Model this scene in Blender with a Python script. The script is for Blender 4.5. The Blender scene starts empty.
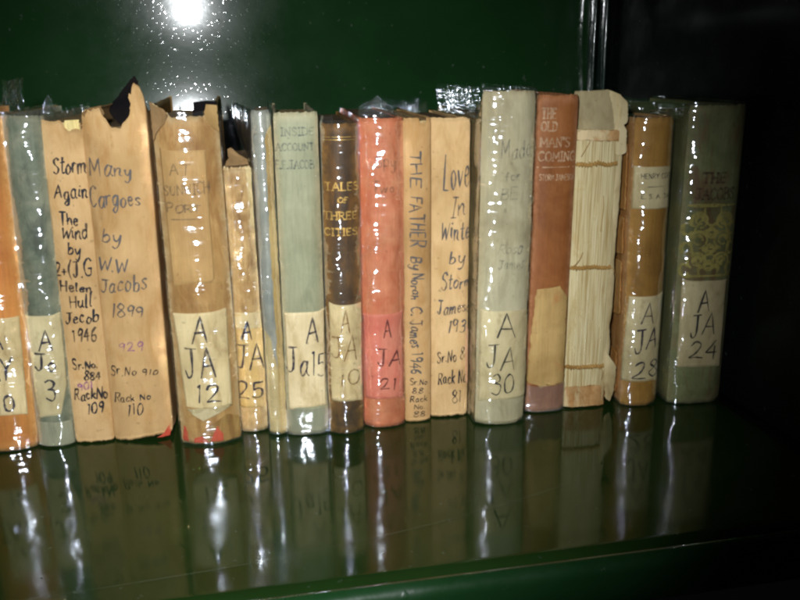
import bpy, math, random
import numpy as np
from mathutils import Vector, Matrix, noise

sc = bpy.context.scene
COL = sc.collection
R = math.radians

# ------------------------------------------------------------------ camera
cam_d = bpy.data.cameras.new("camera")
cam_d.sensor_width = 36.0
cam_d.lens = 855.0 / 800.0 * 36.0
cam_d.clip_start = 0.01
cam_d.clip_end = 50.0
cam = bpy.data.objects.new("camera", cam_d)
COL.objects.link(cam)
def look_basis(yaw, pitch, roll):
    y, p, r = R(yaw), R(pitch), R(roll)
    fwd = Vector((math.sin(y) * math.cos(p), math.cos(y) * math.cos(p), -math.sin(p)))
    right = Vector((math.cos(y), -math.sin(y), 0))
    up = right.cross(fwd)
    r2 = right * math.cos(r) + up * math.sin(r)
    u2 = -right * math.sin(r) + up * math.cos(r)
    return r2, u2, fwd
cr, cu, cf = look_basis(11.4, 15.2, -0.73)
cam.matrix_world = Matrix(((cr.x, cu.x, -cf.x, 0), (cr.y, cu.y, -cf.y, 0), (cr.z, cu.z, -cf.z, 0.2), (0, 0, 0, 1)))
sc.camera = cam

# ------------------------------------------------------------------ world (dark room) and the camera's flash
world = bpy.data.worlds.new("World")
sc.world = world
world.use_nodes = True
wb = world.node_tree.nodes["Background"]
wb.inputs[0].default_value = (0.55, 0.62, 0.6, 1)
wb.inputs[1].default_value = 0.002

fl = bpy.data.lights.new("flash", 'SPOT')
fl.energy = 13.2
fl.color = (0.94, 0.975, 1.0)
fl.shadow_soft_size = 0.011
fl.spot_size = R(67)
fl.spot_blend = 0.9
flo = bpy.data.objects.new("flash", fl)
COL.objects.link(flo)
flo.location = (-0.040, 0.0, 0.246)
aim = Vector((0.014, 0.47, 0.09)) - flo.location
flo.rotation_euler = aim.to_track_quat('-Z', 'Y').to_euler()

sc.view_settings.view_transform = 'Standard'
sc.view_settings.look = 'None'
sc.view_settings.exposure = 0.0
sc.view_settings.gamma = 1.0
sc.cycles.filter_width = 2.5
sc.cycles.max_bounces = 8
sc.cycles.transparent_max_bounces = 16
sc.cycles.sample_clamp_indirect = 0.0
sc.cycles.blur_glossy = 0.0

# ------------------------------------------------------------------ node helpers
class NT:
    def __init__(self, name):
        self.m = bpy.data.materials.new(name)
        self.m.use_nodes = True
        self.t = self.m.node_tree
        self.b = self.t.nodes["Principled BSDF"]
        self.out = self.t.nodes["Material Output"]
        self.tc = self.t.nodes.new("ShaderNodeTexCoord")
    def n(self, kind, **kw):
        nd = self.t.nodes.new(kind)
        for k, v in kw.items():
            setattr(nd, k, v)
        return nd
    def l(self, a, b):
        self.t.links.new(a, b)
    def mapping(self, scale=(1, 1, 1), loc=(0, 0, 0)):
        mp = self.n("ShaderNodeMapping")
        mp.inputs["Scale"].default_value = scale
        mp.inputs["Location"].default_value = loc
        self.l(self.tc.outputs["Object"], mp.inputs[0])
        return mp.outputs[0]
    def noise(self, vec, scale, detail=4, rough=0.55, dist=0.0):
        nd = self.n("ShaderNodeTexNoise")
        nd.inputs["Scale"].default_value = scale
        nd.inputs["Detail"].default_value = detail
        nd.inputs["Roughness"].default_value = rough
        nd.inputs["Distortion"].default_value = dist
        self.l(vec, nd.inputs["Vector"])
        return nd.outputs["Fac"]
    def ramp(self, fac, stops, mode='LINEAR'):
        nd = self.n("ShaderNodeValToRGB")
        nd.color_ramp.interpolation = mode
        el = nd.color_ramp.elements
        while len(el) < len(stops):
            el.new(0.5)
        for e, (p, c) in zip(el, stops):
            e.position = p
            e.color = (c[0], c[1], c[2], 1) if not isinstance(c, (int, float)) else (c, c, c, 1)
        self.l(fac, nd.inputs[0])
        return nd.outputs[0]
    def mix(self, fac, a, b, mode='MIX'):
        nd = self.n("ShaderNodeMix", data_type='RGBA', blend_type=mode)
        for sock, v in ((nd.inputs[0], fac), (nd.inputs[6], a), (nd.inputs[7], b)):
            if isinstance(v, bpy.types.NodeSocket):
                self.l(v, sock)
            elif isinstance(v, (int, float)):
                sock.default_value = v if sock.type == 'VALUE' else (v, v, v, 1)
            else:
                sock.default_value = (v[0], v[1], v[2], 1)
        return nd.outputs[2]
    def bump(self, height, strength, dist=0.001, normal=None):
        nd = self.n("ShaderNodeBump")
        nd.inputs["Strength"].default_value = strength
        nd.inputs["Distance"].default_value = dist
        self.l(height, nd.inputs["Height"])
        if normal is not None:
            self.l(normal, nd.inputs["Normal"])
        return nd.outputs[0]
    def attr(self, name):
        nd = self.n("ShaderNodeAttribute", attribute_name=name)
        return nd.outputs["Fac"]

def aged(c):
    """pigment as it is under white light: darker and yellower with age"""
    l = 0.3 * c[0] + 0.6 * c[1] + 0.1 * c[2]
    k = (0.88, 0.80, 0.685)
    return tuple(max(0.003, (l + (v - l) * 1.0) * kk) for v, kk in zip(c, k))

def paper_mat(name, c1, c2, stain=None, wear=None, seed=0.0, rough=0.75, laid=0.0, fibre=0.25, bump=0.25, blotch=0.5,
              wear_amt=0.7, stain_pos=(0.56, 0.68), spec=0.25, bscale=55):
    """aged paper, card or cloth: mottled ground, vertical fibres, blotchy stains, worn edges"""
    c1, c2 = aged(c1), aged(c2)
    stain = aged(stain) if stain is not None else None
    wear = aged(wear) if wear is not None else None
    N = NT(name)
    v = N.mapping(loc=(seed * 1.37, seed * 0.71, seed * 2.13))
    big = N.noise(v, bscale, 6, 0.62, 0.4)
    col = N.ramp(big, [(0.32, c1), (0.68, c2)])
    if stain is not None:
        vs = N.mapping(scale=(1.6, 1.6, 0.55), loc=(seed * 3.1, seed, -seed))
        s = N.noise(vs, 62, 7, 0.68, 0.8)
        f = N.ramp(s, [(stain_pos[0], 0.0), (stain_pos[1], blotch)])
        col = N.mix(f, col, stain)
    vf = N.mapping(scale=(1, 1, 0.06), loc=(seed, seed, seed))
    fib = N.noise(vf, 900, 3, 0.6)
    col = N.mix(fibre, col, N.ramp(fib, [(0.3, 0.55), (0.7, 1.25)]), 'MULTIPLY')
    h = N.noise(N.mapping(loc=(seed,) * 3), 700, 4, 0.7)
    if laid:
        w = N.n("ShaderNodeTexWave", wave_type='BANDS', bands_direction='Z')
        w.inputs["Scale"].default_value = 260
        w.inputs["Distortion"].default_value = 1.2
        w.inputs["Detail"].default_value = 2
        w.inputs["Detail Scale"].default_value = 0.6
        N.l(N.mapping(), w.inputs["Vector"])
        col = N.mix(laid, col, N.ramp(w.outputs["Fac"], [(0.2, 0.72), (0.8, 1.1)]), 'MULTIPLY')
    gr = N.noise(N.mapping(scale=(1, 1, 0.6), loc=(seed * 4, seed, seed * 2)), 24, 6, 0.6, 0.6)
    col = N.mix(1.0, col, N.ramp(gr, [(0.30, (0.62, 0.56, 0.46)), (0.46, (0.92, 0.90, 0.86)), (0.62, (1.08, 1.08, 1.08))]), 'MULTIPLY')
    spk = N.noise(N.mapping(loc=(seed * 5, 0, seed)), 330, 2, 0.5)
    col = N.mix(N.ramp(spk, [(0.68, 0.0), (0.76, 0.45)]), col, tuple(c * 0.35 for c in c1))
    if wear is not None:
        a = N.attr("wear")
        nz = N.noise(v, 210, 5, 0.7)
        m = N.n("ShaderNodeMath", operation='MULTIPLY'); N.l(a, m.inputs[0]); N.l(N.ramp(nz, [(0.3, 0.1), (0.62, 1.6)]), m.inputs[1])
        m2 = N.n("ShaderNodeMath", operation='MULTIPLY', use_clamp=True); N.l(m.outputs[0], m2.inputs[0]); m2.inputs[1].default_value = wear_amt
        col = N.mix(m2.outputs[0], col, wear)
    N.l(col, N.b.inputs["Base Color"])
    N.b.inputs["Roughness"].default_value = rough
    N.b.inputs["Specular IOR Level"].default_value = spec
    hb = N.mix(0.5, h, fib)
    N.l(N.bump(hb, bump, 0.0006, N.bump(big, 0.35, 0.0012)), N.b.inputs["Normal"])
    return N.m

def film_mat(name, tint=(0.97, 0.97, 0.95), rough=0.075, gain=3.6, seed=0.0, wr=0.5, haze=0.02):
    """clear plastic book film: mostly see-through, glossy by Fresnel, wrinkled"""
    N = NT(name)
    t = N.t
    t.nodes.remove(N.b)
    v = N.mapping(scale=(1, 1, 0.55), loc=(seed, seed * 2, seed * 3))
    a = N.noise(v, 120, 3, 0.55, 1.2)
    b0 = N.noise(N.mapping(scale=(0.10, 0.10, 1.0), loc=(seed * 2, seed, 0)), 190, 1.6, 0.55, 0.25)
    b = N.mix(1.0, b0, N.ramp(N.noise(N.mapping(scale=(1, 1, 0.8), loc=(seed, 0, seed * 4)), 42, 2, 0.5), [(0.35, 0.25), (0.62, 1.0)]), 'MULTIPLY')
    nrm = N.bump(b, min(1.0, wr * 1.4), 0.0048, N.bump(a, wr * 0.14, 0.0018))
    fr = N.n("ShaderNodeFresnel"); fr.inputs["IOR"].default_value = 1.5
    mu0 = N.n("ShaderNodeMath", operation='MULTIPLY', use_clamp=True); N.l(fr.outputs[0], mu0.inputs[0]); mu0.inputs[1].default_value = gain
    mu = N.n("ShaderNodeMath", operation='MINIMUM'); N.l(mu0.outputs[0], mu.inputs[0]); mu.inputs[1].default_value = 0.15
    tr = N.n("ShaderNodeBsdfTransparent"); tr.inputs[0].default_value = (*tint, 1)
    df = N.n("ShaderNodeBsdfDiffuse"); df.inputs[0].default_value = (0.55, 0.56, 0.55, 1)
    m0 = N.n("ShaderNodeMixShader"); m0.inputs[0].default_value = haze
    N.l(tr.outputs[0], m0.inputs[1]); N.l(df.outputs[0], m0.inputs[2])
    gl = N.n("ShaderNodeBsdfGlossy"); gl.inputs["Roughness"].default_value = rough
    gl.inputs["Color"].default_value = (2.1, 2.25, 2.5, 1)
    N.l(nrm, gl.inputs["Normal"])
    m1 = N.n("ShaderNodeMixShader")
    N.l(mu.outputs[0], m1.inputs[0]); N.l(m0.outputs[0], m1.inputs[1]); N.l(gl.outputs[0], m1.inputs[2])
    N.l(m1.outputs[0], N.out.inputs["Surface"])
    return N.m

def ink_mat(name, col, cover=0.9, seed=0.0, rough=0.6, metallic=0.0, lo=0.3, hi=0.5):
    """ink or foil that has rubbed away in places"""
    N = NT(name)
    N.b.inputs["Base Color"].default_value = (*col, 1)
    N.b.inputs["Roughness"].default_value = rough
    N.b.inputs["Metallic"].default_value = metallic
    N.b.inputs["Specular IOR Level"].default_value = 0.2
    f = N.noise(N.mapping(loc=(seed, seed, seed)), 380, 4, 0.7)
    f2 = N.noise(N.mapping(loc=(seed * 3, 0, seed)), 75, 2, 0.5)
    a = N.mix(1.0, N.ramp(f, [(lo, cover * 0.35), (hi, cover)]), N.ramp(f2, [(0.34, 0.62), (0.56, 1.0)]), 'MULTIPLY')
    N.l(a, N.b.inputs["Alpha"])
    return N.m

# ------------------------------------------------------------------ object helpers
def mesh_obj(name, verts, faces, mat, parent=None, smooth=True, mat_idx=None, attrs=None):
    me = bpy.data.meshes.new(name)
    me.from_pydata([tuple(v) for v in verts], [], faces)
    mats = mat if isinstance(mat, (list, tuple)) else [mat]
    for m in mats:
        me.materials.append(m)
    if mat_idx is not None:
        me.polygons.foreach_set("material_index", mat_idx)
    if smooth:
        me.polygons.foreach_set("use_smooth", [True] * len(me.polygons))
    if attrs:
        for k, vals in attrs.items():
            at = me.attributes.new(k, 'FLOAT', 'POINT')
            at.data.foreach_set("value", vals)
    me.validate()
    me.update()
    o = bpy.data.objects.new(name, me)
    COL.objects.link(o)
    if parent is not None:
        o.parent = parent
    return o

def thing(name, label, cat, loc=(0, 0, 0), group=None):
    o = bpy.data.objects.new(name, None)
    o.empty_display_size = 0.02
    COL.objects.link(o)
    o.location = loc
    o["label"] = label
    o["category"] = cat
    if group:
        o["group"] = group
    return o

def sheet(name, grid, mat, parent, thick=0.0004, smooth=True):
    """a solid thin sheet from a grid of points (rows x cols)"""
    n, m = len(grid), len(grid[0])
    P = np.array([[tuple(p) for p in row] for row in grid], float)
    du = np.gradient(P, axis=0); dv = np.gradient(P, axis=1)
    nr = np.cross(du, dv); nr /= (np.linalg.norm(nr, axis=2, keepdims=True) + 1e-12)
    Q = P - nr * thick
    verts = list(P.reshape(-1, 3)) + list(Q.reshape(-1, 3))
    F = []
    o = n * m
    for i in range(n - 1):
        for j in range(m - 1):
            a, b, c, d = i * m + j, i * m + j + 1, (i + 1) * m + j + 1, (i + 1) * m + j
            F.append((a, b, c, d)); F.append((o + d, o + c, o + b, o + a))
    rim = [j for j in range(m)] + [i * m + m - 1 for i in range(1, n)] + [(n - 1) * m + j for j in range(m - 2, -1, -1)] + [i * m for i in range(n - 2, 0, -1)]
    for k in range(len(rim)):
        a, b = rim[k], rim[(k + 1) % len(rim)]
        F.append((b, a, o + a, o + b))
    return mesh_obj(name, verts, F, mat, parent, smooth)

def nz(x, y, z, seed=0.0):
    return noise.noise(Vector((x + seed * 7.31, y + seed * 3.17, z - seed * 5.77)))

# ------------------------------------------------------------------ stroke lettering (pen, pencil and stamped letters)
# glyph: advance width, strokes on a grid ten units high; "~" marks a curved stroke
GL = {
 'A': (8, "0,0 3.8,10 7.6,0|1.5,3.6 6.3,3.9"), 'B': (6.5, "0.6,0 0.6,10|~0.6,10 4.8,9.4 4.6,6 0.6,5.3 5.8,4.6 5.6,.7 0.6,0"),
 'C': (6.5, "~6,8.4 4,10 1,8.2 .2,4.5 1.6,.6 4,0 6.2,1.6"), 'D': (7, "0.5,0 .5,10|~.5,10 5,9 6.5,5 5,.8 .5,0"),
 'E': (6, "5.6,10 .5,10 .5,0 5.8,0|.5,5.2 4.6,5.2"), 'F': (6, "5.8,10 .5,10 .5,0|.5,5.3 4.5,5.3"),
 'G': (7, "~6,8.4 4,10 1,8.2 .2,4.5 1.6,.6 4.4,.2 6,1.4 6.2,4.2|6.4,4.4 3.8,4.4"), 'H': (7, ".5,10 .5,0|6.2,10 6.2,0|.5,5 6.2,5.3"),
 'I': (3, "1.5,10 1.5,0|.2,10 2.8,10|.2,0 2.8,0"), 'J': (6.5, ".6,10 6.2,10|~4,10 4,3 3.2,.4 1.4,.2 .2,2.2"),
 'K': (6.5, ".5,10 .5,0|6,10 .6,4.6|2,5.8 6.2,0"), 'L': (6, ".5,10 .5,0 5.6,0"), 'M': (8.6, ".4,0 .8,10 4.2,2.6 7.6,10 8.2,0"),
 'N': (7, ".5,0 .5,10 6.2,0 6.2,10"), 'O': (7.4, "~3.6,10 .8,8 .3,4.6 1.4,1 3.7,0 6.2,1.4 7,5 6,8.8 3.6,10"), 'P': (6.4, ".6,0 .6,10|~.6,10 5,9.6 5.6,7.2 4,5 .6,4.6"),
 'Q': (7, "~3.6,10 .8,8 .3,4.6 1.4,1 3.7,0 6.2,1.4 7,5 6,8.8 3.6,10|4.4,2 7,-1"), 'R': (6.8, ".6,0 .6,10|~.6,10 5,9.6 5.4,7.2 4,5.3 .6,5|2.6,5 6.4,0"),
 'S': (6, "~5.6,8.6 3.6,10 1,9.2 .8,7 3,5.4 5.4,3.6 5,.8 2.6,0 .3,1.4"), 'T': (7, ".2,10 6.8,10|3.5,10 3.5,0"), 'U': (7, "~.6,10 .6,3 2,.3 4.4,.2 6,2.6 6.2,10"),
 'V': (7, ".2,10 3.4,0 6.8,10"), 'W': (9, ".2,10 2.2,0 4.6,7.5 6.8,0 8.8,10"), 'X': (6, ".2,0 6,10|.2,10 6,0"), 'Y': (7, ".3,10 3.4,5.2 6.6,10|3.4,5.2 3,0"),
 'Z': (6, ".4,10 5.8,10 .3,0 6,0"),
 'a': (5.6, "~4.6,5.2 2.4,5.8 .5,3.4 1,.5 3,.3 4.6,3.4|~4.6,5.6 4.5,1.4 5.6,.2"), 'b': (5.4, ".7,10 .5,.3|~.5,3.6 2.2,5.4 4.4,4.6 4.6,1.6 2.6,0 .5,.8"),
 'c': (4.8, "~4.4,4.8 2.8,5.8 .7,4.2 .6,1.4 2.4,0 4.6,1"), 'd': (5.6, "~4.6,4.6 2.6,5.8 .6,3.6 1,.5 3,.2 4.6,2.6|4.8,10 4.7,.2"),
 'e': (4.8, "~.6,3 4,3.6 3.6,5.4 1.8,5.8 .5,3.4 1.2,.6 3,0 4.8,1.2"), 'f': (4.6, "~4.6,9 3.2,10 2.2,8 2,0|.4,5.6 4.2,5.8"),
 'g': (5.6, "~4.6,5 2.4,5.8 .6,3.6 1.2,.6 3.2,.6 4.6,3.6|~4.8,5.6 4.6,-2 3,-4.4 .8,-3.2 2.4,-1.2 5.6,.6"), 'h': (5.6, ".6,10 .5,0|~.5,3 2.2,5.4 4.2,5 4.4,2.4 4.6,0"),
 'i': (2.6, "~1,5.6 1,1.2 2.4,.2|1.2,8 1.5,8.4"), 'k': (5.2, ".6,10 .5,0|4.4,5.6 .6,2.6|1.6,3.2 4.8,0"), 'l': (2.6, "~1,10 .9,1.2 2.2,.2"),
 'm': (8.4, "~.4,5.6 .6,0|~.6,3.6 2,5.6 3.4,4.8 3.6,0|~3.6,3.6 5.2,5.6 6.8,4.8 7,1 8.2,.2"), 'n': (5.6, "~.4,5.6 .6,0|~.6,3.4 2.4,5.7 4,5 4.2,1.2 5.4,.2"),
 'o': (5.2, "~2.6,5.8 .7,4.4 .6,1.6 2.4,0 4.4,1.4 4.6,4.2 2.6,5.8"), 'p': (5.4, "~.5,5.6 .6,-4|~.6,3.8 2.4,5.8 4.6,4.4 4.2,1 2.2,0 .6,1.2"),
 'r': (4.2, "~.5,5.6 .6,0|~.6,3.4 2,5.4 4,5.2"), 's': (4.4, "~4,5 2.4,5.8 .8,4.8 2.4,3 3.8,1.6 2.4,0 .4,.8"), 't': (4.2, "~2,9 1.8,1.4 3,.1 4.2,1|.2,6 4,6.2"),
 'u': (5.6, "~.5,5.6 .6,1.4 2,0 4,1.6 4.5,5.6|~4.5,5.6 4.6,1 5.6,.2"), 'v': (5, ".4,5.6 2.4,0 4.6,5.8"), 'w': (7.4, "~.3,5.6 1.4,.2 3.6,4.6 5,.2 7,5.8"),
 'y': (5.4, "~.5,5.6 1,2 2.8,1.4 4.6,5.6|~4.7,5.6 4,-1.6 2.2,-4.2 .4,-3.2"),
 '0': (6, "~3,10 .8,8 .4,4.6 1.2,1 3,0 5,1.4 5.6,5 4.8,8.8 3,10"), '1': (3.4, "1.2,8.8 2,10 1.9,0"), '2': (6.4, "~.6,7.6 2,9.8 4.6,9.4 5,6.8 3,3.2 .2,.3 3,.5 6.4,.2"),
 '3': (6, "~.8,9 3,10 5,8.6 4.4,6.2 2,5.4 4.8,4.6 5.4,2 3.4,0 .4,.8"), '4': (6.2, "4.4,10 .3,3.4 6,3.8|4.5,7 4.2,0"), '5': (6, "5.6,10 1.2,10 .8,5.8|~.8,5.8 3.6,6.2 5.4,4 4.6,.8 2.4,0 .2,1"),
 '6': (5.6, "~5,10 2,7 .6,3 1.6,.2 4,.3 5,2.6 3.8,4.6 1.4,4"), '7': (5.6, ".3,10 5.6,10 2,0"), '8': (5.6, "~3,5.4 .8,7.4 2.6,10 4.8,8 3,5.4 .4,2.4 2.4,0 5.2,1.8 3,5.4"),
 '9': (5.6, "~5,8.4 2.6,10 .6,7.6 2,5 4.6,6.6 5,8.8 4.6,3 4.2,0"), '.': (2, ".8,.1 1.1,.5"), "'": (2, "1,10 .8,8"), '+': (5, ".3,3.4 4.6,3.4|2.4,6 2.4,.8"),
 '(': (3.4, "~3,11 .8,7 .8,3 2.8,-1.5"), '-': (4, ".4,4 3.6,4.2"), '_': (12, "0,0 12,.3"), ' ': (3.6, ""),
}
def catmull(pts, k=7):
    out = []
    P = [pts[0]] + pts + [pts[-1]]
    for i in range(1, len(P) - 2):
        p0, p1, p2, p3 = (np.array(q, float) for q in P[i - 1:i + 3])
        for j in range(k):
            t = j / k
            out.append(0.5 * (2 * p1 + (p2 - p0) * t + (2 * p0 - 5 * p1 + 4 * p2 - p3) * t * t + (3 * p1 - p0 - 3 * p2 + p3) * t ** 3))
    out.append(np.array(pts[-1], float))
    return out
def densify(pts, k=6):
    out = []
    for a, b in zip(pts[:-1], pts[1:]):
        a, b = np.array(a, float), np.array(b, float)
        for j in range(k):
            out.append(a + (b - a) * j / k)
    out.append(np.array(pts[-1], float))
    return out
def text_strokes(s, rng, jit=0.35, serif=False, slant=0.08):
    x = 0.0
    res = []
    tilt = rng.uniform(-.035, .035) * min(1.5, jit)
    grow = rng.uniform(-.012, .012) * jit
    for ch in s:
        w, d = GL[ch]
        dy = rng.uniform(-jit, jit) * 0.9; sx = 1 + rng.uniform(-.10, .10) * jit; sy = 1 + rng.uniform(-.07, .07) * jit; sl = slant + rng.uniform(-.08, .08) * jit
        for st in d.split('|'):
            if not st:
                continue
            sm = st.startswith('~')
            pts = [tuple(float(q) for q in p.split(',')) for p in st.lstrip('~').split()]
            pts = [(px + rng.uniform(-.25, .25) * jit, py + rng.uniform(-.25, .25) * jit) for px, py in pts]
            if serif:
                for e, f in ((pts[0], pts[1]), (pts[-1], pts[-2])):
                    if abs(f[1] - e[1]) > abs(f[0] - e[0]) * 0.9 and not sm:
                        res.append([np.array((x + e[0] - 1.3, e[1])), np.array((x + e[0] + 1.3, e[1]))])
            path = catmull(pts) if sm and len(pts) > 2 else densify(pts)
            res.append([np.array((x + p[0] * sx + p[1] * sl, p[1] * (1 + grow * x) * sy + dy + tilt * (x + p[0]))) for p in path])
        x += w + 1.4
    return res, max(x - 1.4, 1.0)
def ribbons(strokes, width, place, rng, V, F):
    """flat pen strokes laid on a surface; place(x, z) gives the point"""
    for st in strokes:
        n = len(st)
        P = np.array(st)
        d = np.gradient(P, axis=0) if n > 2 else np.array([P[1] - P[0]] * 2)
        d /= (np.linalg.norm(d, axis=1, keepdims=True) + 1e-9)
        nn = np.stack([-d[:, 1], d[:, 0]], 1)
        ph = rng.uniform(0, 6)
        b = len(V)
        P[0] -= d[0] * width * .3; P[-1] += d[-1] * width * .3
        for i in range(n):
            w = width * (0.5 + 0.16 * math.sin(ph + i * 0.33) + 0.07 * math.sin(ph * 3 + i * 1.1)) * (1.25 - 0.5 * i / n) * (0.8 if i in (0, n - 1) else 1)
            V.append(place(*(P[i] + nn[i] * w))); V.append(place(*(P[i] - nn[i] * w)))
        for i in range(n - 1):
            F.append((b + 2 * i, b + 2 * i + 1, b + 2 * i + 3, b + 2 * i + 2))

# ------------------------------------------------------------------ measured tables (millimetres on each spine)
WRITING = {
    'orange': [('A', 0.32, 6.12, 57.9, 8.23), ('JAY', -10.88, 8.55, 40.16, 12.31), ('10', -1.39, 7.47, 23.35, 10.25)],
    'gray2': [('A', -3.19, 4.35, 56.75, 11.66), ('Jo', -6.31, 4.65, 44.35, 9.03), ('3', -2.5, 3.64, 27.59, 10.91)],
    'storm': [('Storm', -5.67, 9.74, 148.55, 8.61), ('Again', -6.51, 9.55, 136.74, 7.19), ('The', -5.46, 3.53, 123.27, 6.78), ('Wind', -5.25, 7.6, 115.79, 5.8), ('by', -3.11, 3.4, 107.31, 5.85), ('2+(J.G', -11.36, 7.59, 95.51, 6.47), ('Helen', -9.09, 6.82, 87.3, 5.98), ('Hull', -5.13, 6.04, 78.97, 6.58), ('Jecob', -8.37, 8.56, 69.52, 6.1), ('1946', -5.66, 6.66, 59.37, 6.73), ('Sr.No.', -7.36, 5.73, 44.03, 5.7), ('884', -2.11, 6.63, 37.46, 5.17), ('901', -5.93, 2.01, 31.92, 4.06), ('RackNo', -8.26, 9.04, 25.9, 5.82), ('109', -2.48, 6.37, 18.12, 5.86)],
    'many': [('Many', -14.43, 6.89, 148.61, 9.66), ('Cargoes', -15.7, 9.41, 132.57, 10.35), ('by', -11.69, -1.76, 113.11, 6.9), ('W.W', -15.08, -0.13, 97.49, 7.03), ('Jacobs', -15.19, 9.0, 85.9, 7.11), ('1899', -10.91, 5.88, 72.56, 7.21), ('929', -8.46, 4.74, 52.72, 4.54), ('Sr.No 910', -14.35, 10.84, 39.43, 5.76), ('Rack No', -13.64, 5.97, 23.72, 5.28), ('110', -7.55, 1.1, 15.98, 6.51)],
    'port': [('AT', -9.72, 0.22, 148.49, 5.52), ('SUNWICH', -13.71, 9.34, 138.75, 4.57), ('PORT', -13.0, 4.16, 129.58, 4.63), ('_', -10.77, 1.84, 125.44, 4.13), ('A', -6.1, 1.71, 58.35, 13.87), ('JA', -10.93, 6.01, 39.04, 15.86), ('12', -7.71, 7.68, 25.52, 10.95)],
    'small25': [('A', -3.57, 1.34, 56.35, 11.49), ('JA', -8.27, 7.74, 38.11, 13.46), ('25', -8.41, 6.1, 20.83, 10.16)],
    'inside': [('INSIDE', -7.78, 9.16, 166.75, 4.04), ('ACCOUNT', -10.68, 8.87, 159.16, 3.82), ('E.E.JACOB', -11.11, 8.53, 149.92, 4.12), ('A', 0.71, 6.76, 55.84, 14.81), ('Ja15', -10.44, 11.76, 36.31, 15.7)],
    'tale': [('TALES', -8.51, 8.97, 138.1, 4.18), ('OF', -2.1, 3.18, 131.77, 2.64), ('THREE', -9.41, 8.05, 122.79, 3.99), ('CITIES', -9.14, 7.87, 114.21, 3.77), ('A', -2.2, 2.74, 60.28, 14.19), ('JA', -7.36, 6.45, 44.73, 12.71), ('10', -4.54, 7.98, 29.3, 7.66)],
    'red': [('Spy', -4.2, 7.2, 149.34, 6.29), ('Two', -5.95, 5.91, 135.58, 5.33), ('A', -0.59, 3.96, 54.91, 10.47), ('JA', -4.16, 8.69, 37.73, 9.5), ('21', -3.24, 6.05, 23.36, 6.64)],
    'father': [('Sr.No', -4.81, 5.19, 22.61, 4.9), ('88', -3.71, 2.71, 17.41, 4.31), ('Rack', -4.86, 5.18, 12.1, 4.34), ('No.', -2.62, 3.92, 7.7, 3.74), ('88', -3.22, 3.91, 2.71, 4.38)],
    'love': [('Love', -4.23, 10.24, 136.26, 17.99), ('In', 0.33, 8.56, 118.95, 11.17), ('Winter', -5.76, 14.18, 107.1, 9.63), ('by', -0.64, 8.25, 93.36, 7.48), ('Storm', -5.11, 12.84, 77.65, 9.35), ('Jameson', -7.28, 15.4, 63.43, 8.32), ('1931', -1.56, 11.98, 52.52, 6.62), ('Sr.No 88', -7.21, 10.99, 34.54, 6.13), ('Rack No', -6.62, 10.48, 20.92, 6.21), ('81', 1.69, 7.29, 9.35, 7.56)],
    'gray30': [('Made', -4.68, 12.12, 152.5, 8.91), ('for', -2.16, 6.28, 140.33, 4.8), ('BE', -4.52, 4.92, 130.17, 5.92), ('Rosa', -5.23, 9.26, 100.49, 5.02), ('James', -4.44, 10.31, 92.04, 5.06), ('A', -3.77, 5.58, 51.8, 14.04), ('JA', -9.26, 6.24, 34.7, 14.29), ('30', -6.18, 6.2, 19.5, 11.53)],
    'home': [('THE', -9.32, -1.74, 171.98, 5.32), ('OLD', -9.31, -0.85, 165.29, 4.83), ("MAN'S", -9.47, 6.74, 156.64, 5.15), ('COMING', -10.15, 10.73, 148.99, 4.92), ('_', -10.5, 10.24, 145.43, 2.75), ('STORM JAMESON', -9.27, 10.75, 138.24, 3.32)],
    'b28': [('HENRY CORT', -7.39, 12.16, 137.71, 2.82), ('_', -3.59, 5.67, 132.92, 1.7), ('E. S. A. JAS', -6.86, 12.36, 126.38, 2.57), ('A', -3.0, 3.95, 52.41, 12.28), ('JA', -5.98, 7.71, 35.02, 14.37), ('28', -6.54, 10.38, 19.18, 11.46)],
    'g24': [('A', -3.94, 3.64, 59.73, 13.46), ('JA', -7.88, 7.38, 43.35, 14.31), ('24', -7.64, 10.52, 29.12, 10.77)],
}
LABELS = {
    'orange': [(-6.16, 76.79), (14.0, 76.07), (13.15, 20.15), (-7.48, 21.3)],
    'gray2': [(-9.26, 75.5), (8.72, 76.58), (8.47, 35.24), (4.31, 18.39), (-6.46, 17.44), (-8.29, 33.33)],
    'port': [(-14.69, 76.34), (13.02, 76.92), (12.32, 21.46), (-3.68, 15.84), (-11.87, 21.49)],
    'small25': [(-8.22, 71.51), (8.84, 70.97), (7.45, 14.07), (-7.69, 14.73)],
    'inside': [(-10.22, 73.01), (11.13, 73.42), (10.33, 16.1), (-9.67, 15.88)],
    'tale': [(-8.08, 77.1), (9.59, 76.09), (9.29, 18.64), (-7.97, 19.46)],
    'red': [(-11.3, 68.69), (10.26, 69.1), (10.89, 16.72), (-10.86, 17.25)],
    'gray30': [(-12.78, 69.41), (16.14, 68.73), (15.38, 14.81), (-12.88, 14.49)],
    'home': [(-8.75, 69.74), (-7.93, 75.75), (-4.05, 74.68), (-1.25, 76.99), (3.02, 75.62), (5.43, 77.81), (7.61, 74.59), (10.77, 71.05), (11.23, 17.2), (3.85, 21.82), (-0.9, 17.13), (-3.24, 15.32), (-6.29, 19.07), (-10.03, 18.04), (-11.63, 20.26)],
    'b28': [(-10.69, 144.88), (12.25, 144.07), (12.72, 119.99), (-10.77, 120.43)],
    'b28b': [(-9.8, 69.67), (10.92, 70.17), (10.61, 15.0), (-11.72, 15.69)],
    'g24': [(-14.16, 78.4), (13.36, 77.94), (14.67, 22.66), (-13.45, 23.92)],
    'g24orn': [(-15.86, 121.9), (13.4, 121.27), (14.1, 79.03), (-15.97, 79.4)],
}
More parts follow.
